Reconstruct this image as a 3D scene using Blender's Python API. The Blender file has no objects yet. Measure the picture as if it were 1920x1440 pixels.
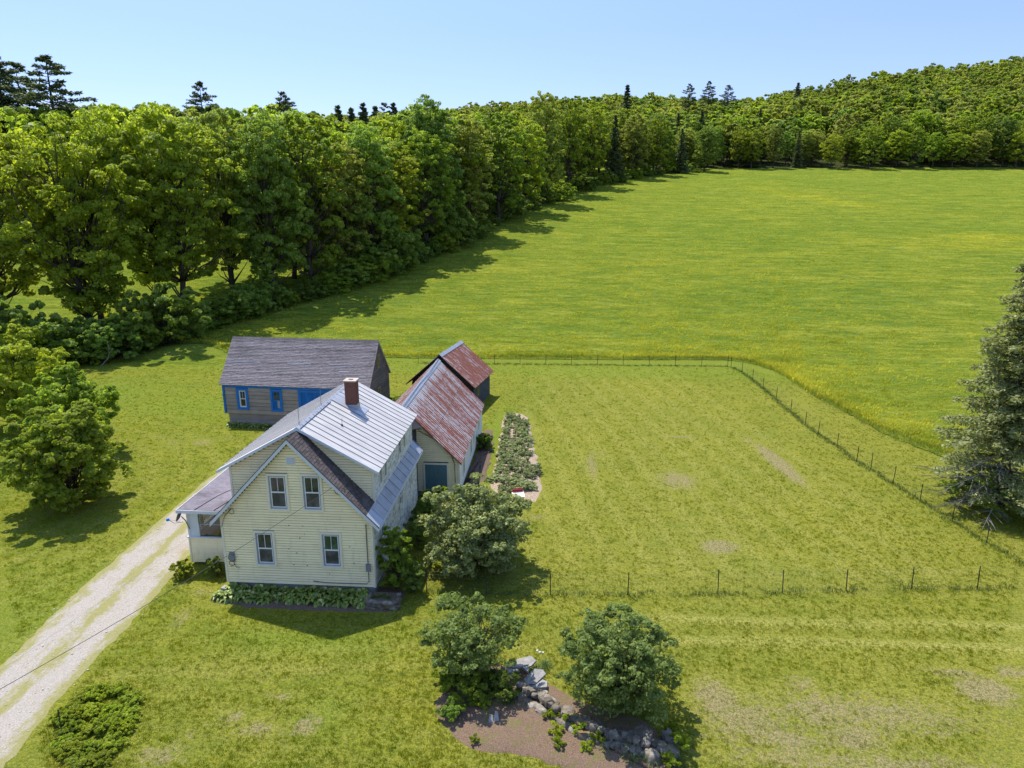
import bpy, math, random
import numpy as np
from mathutils import Vector, Matrix
R = math.radians
rnd = random.Random(7)
scene = bpy.context.scene
col = scene.collection

# ---------------------------------------------------------------- camera
F_PX, HC = 1330.0, 17.5                        # focal length in pixels of a 1920 px wide frame, camera height
TH = math.atan(353 / F_PX)                     # pitch below the horizon
YAW = math.atan(98 / math.hypot(353, F_PX))    # turned a little left of the house axis
cam_d = bpy.data.cameras.new('camera'); cam = bpy.data.objects.new('camera', cam_d); col.objects.link(cam)
cam.location = (0, 0, HC); cam.rotation_euler = (R(90) - TH, 0, YAW)
cam_d.sensor_width = 36; cam_d.lens = 36 * F_PX / 1920; cam_d.clip_end = 6000; cam_d.clip_start = 0.3
scene.camera = cam
# ---------------------------------------------------------------- light
SUN_EL = 62.0
sdir = Vector((0.63, -0.777, 0)).normalized() * math.cos(R(SUN_EL)); sdir.z = -math.sin(R(SUN_EL))   # way the light travels
world = bpy.data.worlds.new('World'); scene.world = world; world.use_nodes = True
wn = world.node_tree; bg = wn.nodes['Background']; sky = wn.nodes.new('ShaderNodeTexSky')
sky.sky_type = 'NISHITA'; sky.sun_disc = False; sky.sun_elevation = R(SUN_EL)
sky.sun_rotation = math.atan2(-sdir.x, -sdir.y)
sky.air_density = 1.0; sky.dust_density = .25; sky.ozone_density = 2.0; sky.altitude = 300
smx = wn.nodes.new('ShaderNodeMix'); smx.data_type = 'RGBA'; smx.blend_type = 'MULTIPLY'; smx.inputs[0].default_value = 1
stc = wn.nodes.new('ShaderNodeTexCoord'); ssx = wn.nodes.new('ShaderNodeSeparateXYZ'); srp = wn.nodes.new('ShaderNodeValToRGB')   # less white at the horizon, a touch more violet than the model
wn.links.new(stc.outputs['Generated'], ssx.inputs[0]); wn.links.new(ssx.outputs[2], srp.inputs[0]); wn.links.new(srp.outputs[0], smx.inputs[7])
srp.color_ramp.elements[0].position = 0.0; srp.color_ramp.elements[0].color = (.35, .355, .47, 1); srp.color_ramp.elements[1].position = .75; srp.color_ramp.elements[1].color = (1.0, .96, 1.0, 1); e_ = srp.color_ramp.elements.new(.2); e_.color = (.47, .46, .60, 1)
wn.links.new(sky.outputs[0], smx.inputs[6]); wn.links.new(smx.outputs[2], bg.inputs[0]); bg.inputs[1].default_value = 0.15
sun_d = bpy.data.lights.new('sun', 'SUN'); sun_d.energy = 2.8; sun_d.angle = R(0.53); sun_d.color = (1, 0.955, 0.88)
sun = bpy.data.objects.new('sun', sun_d); col.objects.link(sun)
sun.rotation_euler = sdir.to_track_quat('-Z', 'Y').to_euler(); sun.location = (-40, 60, 80)
scene.view_settings.view_transform = 'Standard'; scene.view_settings.look = 'None'
scene.view_settings.gamma = 1; scene.view_settings.use_curve_mapping = False
scene.view_settings.exposure = 1.18
try:
    scene.cycles.max_bounces = 8; scene.cycles.transparent_max_bounces = 8
except Exception: pass

# ---------------------------------------------------------------- terrain
cY, sY = math.cos(YAW), math.sin(YAW)
def DL(x, y): return (-x * sY + y * cY, x * cY + y * sY)       # forward depth, lateral
def XY(D, L): return (L * cY - D * sY, L * sY + D * cY)
def smooth(a, b, t):
    t = np.clip((t - a) / (b - a), 0, 1); return t * t * (3 - 2 * t)
G_U = [-2, -0.8, -0.5, -0.3, -0.05, 0.17, 0.3, 0.41, 0.55, 0.72, 1.1, 2]
G_G = [.05, .05, .06, .09, .135, .145, .15, .165, .215, .262, .30, .30]
def tz(x, y):
    x = np.asarray(x, float); y = np.asarray(y, float)
    D, L = DL(x, y)
    Dn = np.maximum(D, 1)
    a = np.maximum(D - 76, 0)
    f = 0.127 * (np.sqrt(a * a + 36) - 6)
    fc = 0.127 * (np.sqrt(224.0 ** 2 + 36) - 6)
    f = np.where(D > 300, fc, f)
    g = np.interp(L / Dn, G_U, G_G)
    h = np.clip(D - 300, 0, 370) * g
    w = smooth(300, 420, D)
    h = h + w * (5 * np.sin(L / 47 + D / 90) + 4 * np.sin(D / 38 - L / 71)) * np.clip(g / .2, 0, 1.2)
    h = h - np.clip(D - 700, 0, 800) * 0.08
    bank = 0.9 * np.exp(-((x + 42) ** 2 / 30 + (y - 76.5) ** 2 / 9))        # grassy hump by the thicket
    return f + h + bank
def ray(px, py):
    x = px - 960.0; y = 720.0 - py
    fh = F_PX * math.cos(TH) + y * math.sin(TH); up = -F_PX * math.sin(TH) + y * math.cos(TH)
    return (x * cY - fh * sY, x * sY + fh * cY, up)
def G(px, py):                                   # ground point under a sight line
    r = ray(px, py); n = math.hypot(r[0], r[1]); t0 = 8 / n; step = 0.6 / n
    t = t0
    while t < 1200 / n:
        if HC + r[2] * t <= float(tz(r[0] * t, r[1] * t)): break
        t += step * max(1, t * n / 60)
    lo, hi = t - step * max(1, t * n / 60), t
    for _ in range(20):
        m = (lo + hi) / 2
        if HC + r[2] * m <= float(tz(r[0] * m, r[1] * m)): hi = m
        else: lo = m
    return (r[0] * hi, r[1] * hi)

# ---------------------------------------------------------------- helpers
def tag(o, label=None, cat=None, group=None, kind=None):
    if label: o['label'] = label
    if cat: o['category'] = cat
    if group: o['group'] = group
    if kind: o['kind'] = kind
    return o
def empty(name, loc, rz=0, label=None, cat=None, group=None):
    o = bpy.data.objects.new(name, None); o.location = loc; o.rotation_euler = (0, 0, rz); o.empty_display_size = .2
    col.objects.link(o); return tag(o, label, cat, group)
def link(name, me, parent=None, loc=None, rot=None, scale=None):
    o = bpy.data.objects.new(name, me); col.objects.link(o)
    if parent: o.parent = parent
    if loc is not None: o.location = loc
    if rot is not None: o.rotation_euler = rot
    if scale is not None: o.scale = scale
    return o
class MB:
    def __init__(s): s.v = []; s.f = []; s.m = []; s.mi = 0
    def add(s, vs, fs):
        n = len(s.v); s.v += [tuple(v) for v in vs]; s.f += [tuple(i + n for i in f) for f in fs]; s.m += [s.mi] * len(fs); return s
    def box(s, x0, x1, y0, y1, z0, z1):
        return s.add([(x0,y0,z0),(x1,y0,z0),(x1,y1,z0),(x0,y1,z0),(x0,y0,z1),(x1,y0,z1),(x1,y1,z1),(x0,y1,z1)],
                     [(3,2,1,0),(4,5,6,7),(0,1,5,4),(1,2,6,5),(2,3,7,6),(3,0,4,7)])
    def prism(s, pts, off):                     # closed outline pushed along off
        n = len(pts); o = Vector(off); a = [Vector(p) for p in pts]
        nn = Vector((0, 0, 0))
        for i in range(n): nn += a[i].cross(a[(i + 1) % n])
        if nn.dot(o) > 0: a = a[::-1]
        vs = a + [p + o for p in a]
        fs = [tuple(range(n)), tuple(range(2 * n - 1, n - 1, -1))] + [(i, i + n, (i + 1) % n + n, (i + 1) % n) for i in range(n)]
        return s.add(vs, fs)
    def tube(s, path, rad, n=6, cap=True):
        P = [Vector(p) for p in path]; k = len(P)
        rr = rad if hasattr(rad, '__len__') else [rad] * k
        vs = []; fs = []
        for i in range(k):
            t = (P[min(i + 1, k - 1)] - P[max(i - 1, 0)]).normalized()
            a = t.cross(Vector((0, 0, 1)) if abs(t.z) < .9 else Vector((1, 0, 0))).normalized(); b = t.cross(a)
            for j in range(n):
                an = 2 * math.pi * j / n; vs.append(P[i] + (a * math.cos(an) + b * math.sin(an)) * rr[i])
        for i in range(k - 1):
            for j in range(n):
                j2 = (j + 1) % n; fs.append((i*n+j, i*n+j2, (i+1)*n+j2, (i+1)*n+j))
        if cap: fs += [tuple(range(n))[::-1], tuple(range((k-1)*n, k*n))]
        return s.add(vs, fs)
    def mesh(s, name, mats, smooth_=False):
        me = bpy.data.meshes.new(name); me.from_pydata(s.v, [], s.f)
        for m in (mats if isinstance(mats, (list, tuple)) else [mats]): me.materials.append(m)
        if any(s.m): me.polygons.foreach_set('material_index', s.m)
        if smooth_: me.polygons.foreach_set('use_smooth', [True] * len(s.f))
        me.update(); return me
    def build(s, name, mats, parent=None, smooth_=False, **k):
        return link(name, s.mesh(name, mats, smooth_), parent, **k)

# ---------------------------------------------------------------- materials
class Mat:
    def __init__(s, name, rough=.8, spec=.3):
        s.m = bpy.data.materials.new(name); s.m.use_nodes = True; s.t = s.m.node_tree; s.n = s.t.nodes
        s.b = s.n['Principled BSDF']; s.b.inputs['Roughness'].default_value = rough
        s.b.inputs['Specular IOR Level'].default_value = spec
        s.out = s.n['Material Output']
    def node(s, ty, **k):
        n = s.n.new(ty)
        for a, v in k.items():
            if a in n.inputs.keys() if isinstance(a, str) else False: n.inputs[a].default_value = v
            else: setattr(n, a, v)
        return n
    def L(s, a, b): s.t.links.new(a, b)
    def pos(s, scale=(1, 1, 1), obj=False, rot=0):
        if obj: src = s.n.new('ShaderNodeTexCoord').outputs['Object']
        else: src = s.n.new('ShaderNodeNewGeometry').outputs['Position']
        mp = s.n.new('ShaderNodeMapping'); mp.inputs['Scale'].default_value = scale; mp.inputs['Rotation'].default_value = (0, 0, rot)
        s.L(src, mp.inputs[0]); return mp.outputs[0]
    def noise(s, vec, scale, detail=4, rough=.55, dist=0):
        n = s.n.new('ShaderNodeTexNoise'); n.inputs['Scale'].default_value = scale; n.inputs['Detail'].default_value = detail
        n.inputs['Roughness'].default_value = rough; n.inputs['Distortion'].default_value = dist
        s.L(vec, n.inputs['Vector']); return n.outputs[0]
    def ramp(s, fac, stops, interp='LINEAR'):
        n = s.n.new('ShaderNodeValToRGB'); n.color_ramp.interpolation = interp; e = n.color_ramp.elements
        while len(e) < len(stops): e.new(0.5)
        for i, (p, c) in enumerate(stops):
            e[i].position = p
            e[i].color = (c, c, c, 1) if not hasattr(c, '__len__') else (*c, 1)
        s.L(fac, n.inputs[0]); return n.outputs[0]
    def mix(s, fac, a, b, mode='MIX'):
        n = s.n.new('ShaderNodeMix'); n.data_type = 'RGBA'; n.blend_type = mode
        for v, i in ((fac, 0), (a, 6), (b, 7)):
            if hasattr(v, 'default_value') or hasattr(v, 'is_linked'): s.L(v, n.inputs[i])
            elif i == 0: n.inputs[0].default_value = v
            else: n.inputs[i].default_value = (*v, 1)
        return n.outputs[2]
    def math(s, op, a, b=0.0, clamp=False):
        n = s.n.new('ShaderNodeMath'); n.operation = op; n.use_clamp = clamp
        for i, v in enumerate((a, b)):
            if hasattr(v, 'is_linked'): s.L(v, n.inputs[i])
            else: n.inputs[i].default_value = v
        return n.outputs[0]
    def attr(s, name): 
        n = s.n.new('ShaderNodeAttribute'); n.attribute_name = name; return n.outputs['Fac']
    def objrand(s): return s.n.new('ShaderNodeObjectInfo').outputs['Random']
    def color(s, c):
        if hasattr(c, 'is_linked'): s.L(c, s.b.inputs['Base Color'])
        else: s.b.inputs['Base Color'].default_value = (*c, 1)
        return s
    def bump(s, h, strength=.5, dist=.02):
        n = s.n.new('ShaderNodeBump'); n.inputs['Strength'].default_value = strength; n.inputs['Distance'].default_value = dist
        s.L(h, n.inputs['Height']); s.L(n.outputs[0], s.b.inputs['Normal']); return s

def paint(name, c, var=.12, rough=.6, dirt=(.25,.2,.13), dirt_amt=.25, scale=3, spec=.3):
    m = Mat(name, rough, spec); p = m.pos()
    n1 = m.noise(p, scale, 5, .6); n2 = m.noise(m.pos((1, 1, .25)), scale * 4, 4, .65)
    d = tuple(v * (1 - var) for v in c); l = tuple(min(1, v * (1 + var * .6)) for v in c)
    c1 = m.ramp(n1, [(.3, d), (.7, l)])
    k = m.ramp(n2, [(.55, 0.0), (.8, dirt_amt)])
    orr = m.ramp(m.objrand(), [(0, .93), (1, 1.0)])
    cc = m.mix(k, c1, dirt); cc = m.mix(1.0, cc, orr, 'MULTIPLY')
    m.color(cc); m.bump(n2, .25, .006); return m.m
def wood(name, c1, c2, axis='x', rough=.85):
    m = Mat(name, rough, .2); sc = {'x': (.35, 6, 6), 'z': (6, 6, .35), 'y': (6, .35, 6)}[axis]
    n = m.noise(m.pos(sc), 3, 6, .65, .4); n2 = m.noise(m.pos(), 1.3, 4)
    c = m.mix(m.ramp(n, [(.3, 0.0), (.72, 1.0)]), c1, c2); c = m.mix(m.ramp(n2, [(.35, .35), (.65, 0.0)]), c, tuple(v * .6 for v in c1))
    c = m.mix(1.0, c, m.ramp(m.objrand(), [(0, .78), (1, 1.0)]), 'MULTIPLY')
    m.color(c); m.bump(n, .5, .01); return m.m
def leafmat(name, c1, c2, c3=None, trans=.35, rough=.5, spec=.25, hue=.0):
    m = Mat(name, rough, spec)
    f = m.attr('tint'); r = m.objrand()
    c = m.ramp(f, [(0, c1), (.55, tuple((a + b) / 2 for a, b in zip(c1, c2))), (.93, c2), (1, c3 or c2)])
    hs = m.n.new('ShaderNodeHueSaturation'); m.L(c, hs.inputs['Color'])
    m.L(m.ramp(r, [(0, .5 - hue), (1, .5 + hue * .6)]), hs.inputs['Hue'])
    r2 = m.math('FRACT', m.math('MULTIPLY', r, 7.31)); m.L(m.ramp(r2, [(0, 1.0), (1, 1.5)]), hs.inputs['Value'])
    m.color(hs.outputs[0])
    tr = m.n.new('ShaderNodeBsdfTranslucent'); mx = m.n.new('ShaderNodeMixShader'); mx.inputs[0].default_value = trans
    tc = m.mix(1.0, hs.outputs[0], (1.35, 1.35, .7), 'MULTIPLY'); m.L(tc, tr.inputs[0])
    m.L(m.b.outputs[0], mx.inputs[1]); m.L(tr.outputs[0], mx.inputs[2]); m.L(mx.outputs[0], m.out.inputs[0])
    return m.m
M = {}
CREAM = (.98, .83, .50)
M['cream'] = paint('cream_clapboard_paint', CREAM, .07, .6, (.45, .40, .26), .35, 1.2)
M['shade_sheath'] = paint('shadow_line_sheathing', (.16, .13, .09), .1, .9)  # wall core coloured dark so the clapboard gaps read as shadow lines
M['trim'] = paint('cream_trim_paint', (.78, .72, .55), .06, .6, (.4, .38, .3), .2)
# weathered side wall: peeling pale paint
m = Mat('peeling_paint', .8, .2); n = m.noise(m.pos((1, 1, 2.2)), 2.6, 6, .72, .8); n2 = m.noise(m.pos((1,1,1)), .7, 3)
m.color(m.mix(m.ramp(n, [(.47, 0.0), (.60, .85)]), m.mix(m.ramp(n2, [(.4, 0.0), (.6, 1.0)]), (.72, .68, .52), (.66, .66, .60)), (.30, .29, .24))); m.bump(n, .4, .01); M['peel'] = m.m
M['ellside'] = paint('pale_side_paint', (.74, .72, .60), .08, .7, (.35, .33, .28), .4, 2)
M['white'] = paint('white_sash_paint', (.78, .78, .77), .05, .5, (.5, .5, .48), .2)
M['greyframe'] = paint('grey_window_frame', (.33, .35, .38), .08, .5)
M['fascia'] = paint('pale_grey_fascia', (.62, .66, .68), .06, .55, (.35, .36, .36), .25)
M['dark'] = paint('dark_drip_edge', (.04, .04, .045), .1, .6)
M['blue'] = paint('blue_trim_paint', (.012, .17, .52), .12, .45, (.03, .12, .25), .3)
M['bluedoor'] = wood('blue_door_paint', (.008, .12, .42), (.014, .19, .56), 'z', .5)
M['teal'] = paint('faded_teal_board', (.10, .19, .20), .12, .7, (.2, .25, .24), .4)
M['concrete'] = paint('foundation_stone', (.26, .25, .23), .2, .9, (.1, .1, .08), .5)
def glass(name, c, rough=.06):
    m = Mat(name, rough, .6); n = m.noise(m.pos(), 2.2, 3, .6)
    m.color(m.mix(m.ramp(n, [(.42, 0.0), (.62, 1.0)]), c, tuple(v * 2.4 + .012 for v in c))); return m.m
M['glass'] = glass('window_glass', (.018, .022, .022)); M['screen'] = glass('window_screen', (.035, .036, .036), .5)
M['greenglass'] = glass('curtained_glass', (.02, .05, .035)); M['curtain'] = paint('pale_curtain', (.3, .36, .37), .1, .8)
m = Mat('clear_pane'); gl = m.n.new('ShaderNodeBsdfGlossy'); gl.inputs['Roughness'].default_value = .05; tp = m.n.new('ShaderNodeBsdfTransparent'); tp.inputs[0].default_value = (.55, .57, .57, 1)
mx = m.n.new('ShaderNodeMixShader'); mx.inputs[0].default_value = .08; m.L(tp.outputs[0], mx.inputs[1]); m.L(gl.outputs[0], mx.inputs[2]); m.L(mx.outputs[0], m.out.inputs[0]); M['pane'] = m.m
# galvanised standing seam
def metal(name, c, c2, rough=.42, mt=.35, sc=(.4, 2.5, .4)):
    m = Mat(name, rough, .5); m.b.inputs['Metallic'].default_value = mt
    n = m.noise(m.pos(sc), 2.2, 5, .65, .5); n2 = m.noise(m.pos(), 9, 3)
    cc = m.mix(m.ramp(n, [(.35, 0.0), (.7, 1.0)]), c, c2); cc = m.mix(1.0, cc, m.ramp(m.objrand(), [(0, .9), (1, 1.0)]), 'MULTIPLY')
    m.color(cc); m.L(m.ramp(n, [(0, rough + .15), (1, rough - .06)]), m.b.inputs['Roughness']); m.bump(n2, .15, .01); return m.m
M['metal'] = metal('standing_seam_metal', (.57, .54, .50), (.40, .385, .365), .55, .1)
M['seam'] = metal('seam_metal', (.24, .245, .26), (.31, .31, .32), .5, .3)
M['eave_metal'] = metal('dull_eave_metal', (.44, .43, .42), (.32, .315, .31), .5, .3, (1.2, .6, 1.2))
M['galv'] = metal('galvanised_ridge', (.48, .50, .53), (.33, .34, .37), .45, .4)
def rust(name, thr, seed):
    m = Mat(name, .7, .3); m.b.inputs['Metallic'].default_value = .1
    n = m.noise(m.pos((.55, 5.0, .55)), 1.5, 7, .72, .6); n2 = m.noise(m.pos((1.6, 2.4, 1.6)), 2.6, 6, .75)
    a = m.attr('height')                                  # share of the way up the slope: zinc lasts longest at the ridge
    k = m.math('ADD', m.math('MULTIPLY', n, .62), m.math('MULTIPLY', n2, .38))
    k = m.math('ADD', k, m.math('MULTIPLY', m.math('SUBTRACT', m.objrand(), .5), .05))
    k = m.math('ADD', k, m.math('MULTIPLY', m.math('SUBTRACT', m.noise(m.pos((.12, 8.5, .12)), 1.0, 2, .5), .5), .34)); k = m.math('SUBTRACT', k, m.ramp(a, [(.80, 0.0), (.97, .13)]))
    f = m.ramp(k, [(thr - .035, 0.0), (thr + .04, 1.0)])
    red = m.mix(n2, (.19, .055, .035), (.30, .115, .075)); pale = m.mix(n, (.44, .40, .39), (.56, .52, .50))
    m.color(m.mix(f, pale, red)); m.L(m.ramp(f, [(0, .5), (1, .85)]), m.b.inputs['Roughness']); m.bump(n2, .3, .01); return m.m
M['rust'] = rust('rusted_zinc_sheet', .47, 0); M['rust2'] = rust('heavily_rusted_sheet', .43, 3)
def shingle(name, c1, c2, stain=.5, sc=1.0):
    m = Mat(name, .95, .15); n = m.noise(m.pos(), .55 * sc, 5, .65, .6); n2 = m.noise(m.pos((1, 1, 1)), 7, 3, .8); n3 = m.noise(m.pos((1.2, 9, 9)), 1.6, 3)
    c = m.mix(m.ramp(n2, [(.3, 0.0), (.7, 1.0)]), c1, c2); c = m.mix(m.ramp(n, [(.32, stain), (.55, 0.0)]), c, tuple(v * .35 for v in c1))
    c = m.mix(m.ramp(n3, [(.5, 0.0), (.75, .35)]), c, tuple(v * 1.5 for v in c2))
    c = m.mix(1.0, c, m.ramp(m.objrand(), [(0, .7), (1, 1.15)]), 'MULTIPLY'); m.color(c); m.bump(m.noise(m.pos(), 60, 2), .4, .01); return m.m
M['barnshingle'] = shingle('weathered_grey_shingle', (.20, .172, .168), (.30, .262, .255), .5)
M['houseshingle'] = shingle('brown_black_shingle', (.075, .062, .058), (.14, .115, .105), .4)
M['darkshingle'] = shingle('dark_shingle', (.05, .05, .052), (.08, .08, .085), .4)
M['porchroof'] = shingle('purple_grey_roll_roofing', (.15, .13, .145), (.22, .195, .215), .6)
M['barnwood'] = wood('silvered_barn_board', (.33, .275, .23), (.48, .42, .36), 'x')
M['barnwoodz'] = wood('weathered_gable_board', (.10, .09, .08), (.19, .17, .15), 'y')
M['darkwood'] = wood('black_weathered_board', (.018, .016, .015), (.045, .04, .036), 'x')
M['shedwood'] = wood('grey_shed_board', (.06, .065, .07), (.13, .135, .14), 'y')
M['olive'] = paint('olive_sash', (.20, .19, .07), .1, .7)
m = Mat('brick', .9, .2); c = m.mix(m.noise(m.pos(), 14, 2, .9), (.11, .038, .028), (.26, .11, .075)); m.color(c); m.bump(m.noise(m.pos(), 40, 3), .5, .01); M['brick'] = m.m
M['gravelstone'] = paint('pale_gravel_stone', (.45, .41, .35), .3, .9)
M['mortar'] = paint('mortar', (.35, .31, .27), .2, .95); M['cap'] = paint('chimney_cap', (.50, .42, .33), .15, .9)
M['black'] = paint('black_plastic', (.02, .02, .022), .1, .5); M['greymetal'] = paint('grey_metal_box', (.22, .23, .24), .1, .5)
M['wire'] = paint('wire', (.12, .12, .11), .1, .6); M['post'] = paint('dark_steel_post', (.035, .035, .03), .2, .7)
M['cable'] = paint('cable', (.03, .03, .03), .1, .6); M['cable2'] = paint('pale_cable', (.30, .29, .27), .1, .6)
M['red'] = paint('red_paint', (.45, .02, .03), .1, .5); M['board'] = paint('cream_board', (.80, .76, .60), .05, .5)
M['polewood'] = wood('pole_wood', (.10, .08, .06), (.17, .14, .11), 'z')
m = Mat('stone', .9, .1); n = m.noise(m.pos(), 3, 6, .7); n2 = m.noise(m.pos(), 1.7, 3)
c = m.ramp(n, [(.3, (.09, .075, .055)), (.55, (.25, .215, .165)), (.75, (.46, .41, .33))]); c = m.mix(m.ramp(n2, [(.58, 0.0), (.66, .7)]), c, (.30, .19, .06))
c = m.mix(1.0, c, m.ramp(m.objrand(), [(0, .6), (1, 1.1)]), 'MULTIPLY'); m.color(c); m.bump(n, .8, .04); M['stone'] = m.m
m = Mat('slab', .85, .2); n = m.noise(m.pos(), 5, 6, .7); m.color(m.ramp(n, [(.3, (.19, .18, .165)), (.7, (.38, .36, .33))])); m.bump(n, .4, .02); M['slab'] = m.m
m = Mat('bark', .95, .1); n = m.noise(m.pos((4, 4, .8)), 4, 5, .7); m.color(m.ramp(n, [(.3, (.035, .028, .022)), (.7, (.12, .10, .08))])); m.bump(n, .8, .05); M['bark'] = m.m
m = Mat('dead_bark', .95, .1); n = m.noise(m.pos((3, 3, 3)), 4, 4, .7); m.color(m.ramp(n, [(.3, (.14, .12, .11)), (.7, (.34, .31, .29))])); M['deadbark'] = m.m
M['maple'] = leafmat('maple_leaf', (.165, .235, .026), (.285, .345, .038), (.41, .46, .055), .62, hue=.012)
M['bright'] = leafmat('yellow_green_leaf', (.195, .255, .024), (.330, .370, .036), (.45, .48, .06), .62, hue=.011)
M['deep'] = leafmat('deep_green_leaf', (.125, .195, .034), (.230, .300, .050), (.33, .38, .07), .58, hue=.012)
M['olivel'] = leafmat('olive_leaf', (.180, .220, .042), (.310, .335, .066), (.42, .42, .11), .58, hue=.010)
M['needle'] = leafmat('needle', (.065, .095, .038), (.14, .17, .07), (.20, .22, .11), .25, .6, hue=.01)
M['needlep'] = leafmat('pale_spruce_needle', (.13, .155, .055), (.30, .31, .13), (.46, .43, .24), .3, .6)
M['apple'] = leafmat('apple_leaf', (.10, .14, .035), (.23, .28, .085), (.36, .40, .17), .48, .6, .15)
M['lilac'] = leafmat('lilac_leaf', (.12, .145, .045), (.28, .30, .11), (.50, .38, .26), .3, .6, .15)
M['hosta'] = leafmat('hosta_leaf', (.09, .14, .02), (.24, .29, .05), (.50, .50, .20), .25, .35, .5)
M['garden'] = leafmat('garden_leaf', (.17, .20, .08), (.33, .36, .17), (.52, .50, .32), .35, .6, .15)
M['grass'] = leafmat('grass_blade', (.13, .18, .03), (.22, .25, .04), (.36, .34, .08), .35, .6, .15)
M['lawnblade'] = leafmat('lawn_blade', (.125, .17, .008), (.28, .275, .012), (.46, .40, .07), .3, 1.0, .0)
M['fieldblade'] = leafmat('hay_blade', (.255, .275, .026), (.41, .39, .035), (.53, .48, .09), .45, 1.0, .0)
M['darkgrass'] = leafmat('dark_grass_blade', (.05, .09, .02), (.10, .15, .03), (.16, .21, .05), .3, .5, .2)
def bladepatch(key, a, b, c3, sc, tan):
    m_ = M[key]; nt = m_.node_tree; N = nt.nodes; geo = N.new('ShaderNodeNewGeometry'); hs = [n for n in N if n.type == 'HUE_SAT'][0]; oi = N.new('ShaderNodeObjectInfo')
    def noise(scl, det, st):
        mp = N.new('ShaderNodeMapping'); mp.inputs['Scale'].default_value = st; nt.links.new(oi.outputs['Location'], mp.inputs[0]); n = N.new('ShaderNodeTexNoise'); n.inputs['Scale'].default_value = scl; n.inputs['Detail'].default_value = det; n.inputs['Roughness'].default_value = .65; nt.links.new(mp.outputs[0], n.inputs['Vector']); return n.outputs[0]
    def mix(f, lo, hi, A, B):
        r = N.new('ShaderNodeMapRange'); r.inputs[1].default_value = lo; r.inputs[2].default_value = hi; nt.links.new(f, r.inputs[0]); x = N.new('ShaderNodeMix'); x.data_type = 'RGBA'; nt.links.new(r.outputs[0], x.inputs[0]); nt.links.new(A, x.inputs[6]); x.inputs[7].default_value = (*B, 1); return x.outputs[2]
    src = hs.outputs[0]; users = [l.to_socket for l in nt.links if l.from_socket == src]
    o_ = mix(noise(sc, 4, (1, 1, 1)), .45, .75, src, a); o_ = mix(noise(sc * 3.1, 4, (1, 1.4, 1)), .52, .8, o_, b); o_ = mix(noise(sc * 1.7, 5, (.6, 1.3, 1)), .55, .85, o_, c3); o_ = mix(noise(sc * .6, 5, (.5, 1, 1)), .58, .85, o_, tan)
    for u in users: nt.links.new(o_, u)
# ground materials
def dotted(m, vec, scale, thr, col_):
    v = m.n.new('ShaderNodeTexVoronoi'); v.inputs['Scale'].default_value = scale; m.L(vec, v.inputs['Vector'])
    return m.ramp(v.outputs['Distance'], [(thr * .6, 1.0), (thr, 0.0)])
bladepatch('lawnblade', (.14, .215, .008), (.39, .32, .05), (.115, .145, .010), .35, (.46, .35, .11)); bladepatch('fieldblade', (.17, .235, .018), (.42, .40, .075), (.125, .18, .018), .12, (.36, .33, .07))
def lawnmat():
    m = Mat('mown_grass', 1.0, .0); p = m.pos()
    big = m.noise(p, .09, 4, .6, .5); mid = m.noise(p, .55, 5, .65, .4); fine = m.noise(p, 5.5, 5, .72); blade = m.noise(p, 26, 3, .8)
    stripe = m.noise(m.pos((.18, 1.6, 1)), 1.1, 3, .6, .3)
    c = m.mix(m.ramp(big, [(.35, 0.0), (.65, 1.0)]), (.150, .200, .008), (.285, .265, .011))
    c = m.mix(m.ramp(mid, [(.35, .6), (.6, 0.0)]), c, (.110, .155, .012))
    m3 = m.noise(p, 1.5, 4, .7, .3); c = m.mix(m.ramp(m3, [(.38, .6), (.52, 0.0)]), c, (.095, .135, .010)); c = m.mix(m.ramp(m3, [(.55, 0.0), (.72, .55)]), c, (.33, .29, .06))
    c = m.mix(m.ramp(stripe, [(.4, .0), (.65, .42)]), c, (.30, .265, .055))
    warm = m.attr('warm'); c = m.mix(m.math('MULTIPLY', warm, m.ramp(mid, [(.25, .2), (.7, 1.0)])), c, (.285, .255, .042))
    lite = m.attr('light'); c = m.mix(m.math('MULTIPLY', lite, m.ramp(fine, [(.3, .3), (.7, 1.0)])), c, (.42, .37, .10))
    lush = m.attr('lush'); c = m.mix(m.math('MULTIPLY', lush, .85), c, (.165, .240, .022))
    dry = m.attr('dry')
    f3 = m.noise(p, 2.6, 5, .8, .5); dk = m.math('ADD', m.math('MULTIPLY', f3, .55), m.math('MULTIPLY', m.noise(p, 9, 4, .8), .45)); dk = m.math('ADD', dk, m.math('SUBTRACT', m.math('MULTIPLY', dry, .50), .5))
    dk = m.ramp(dk, [(.24, 0.0), (.36, 1.0)])
    tan = m.mix(m.ramp(blade, [(.3, 0.0), (.7, 1.0)]), (.16, .115, .06), (.46, .345, .20)); c = m.mix(m.math('MULTIPLY', dk, .85), c, tan)
    f2 = m.noise(p, 11, 4, .75); c = m.mix(m.ramp(fine, [(.36, .7), (.54, 0.0)]), c, (.085, .115, .020)); c = m.mix(m.ramp(f2, [(.38, .6), (.52, 0.0)]), c, (.075, .095, .020)); c = m.mix(m.ramp(f2, [(.54, 0.0), (.72, .55)]), c, (.40, .38, .08)) 
    c = m.mix(m.ramp(blade, [(.36, .55), (.54, 0.0)]), c, (.07, .09, .02)); c = m.mix(m.ramp(blade, [(.55, 0.0), (.8, .6)]), c, (.44, .42, .14))
    m.color(c); m.bump(m.math('ADD', m.math('MULTIPLY', fine, .6), m.math('MULTIPLY', blade, .5)), .9, .07); return m.m
M['lawn'] = lawnmat()
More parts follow.
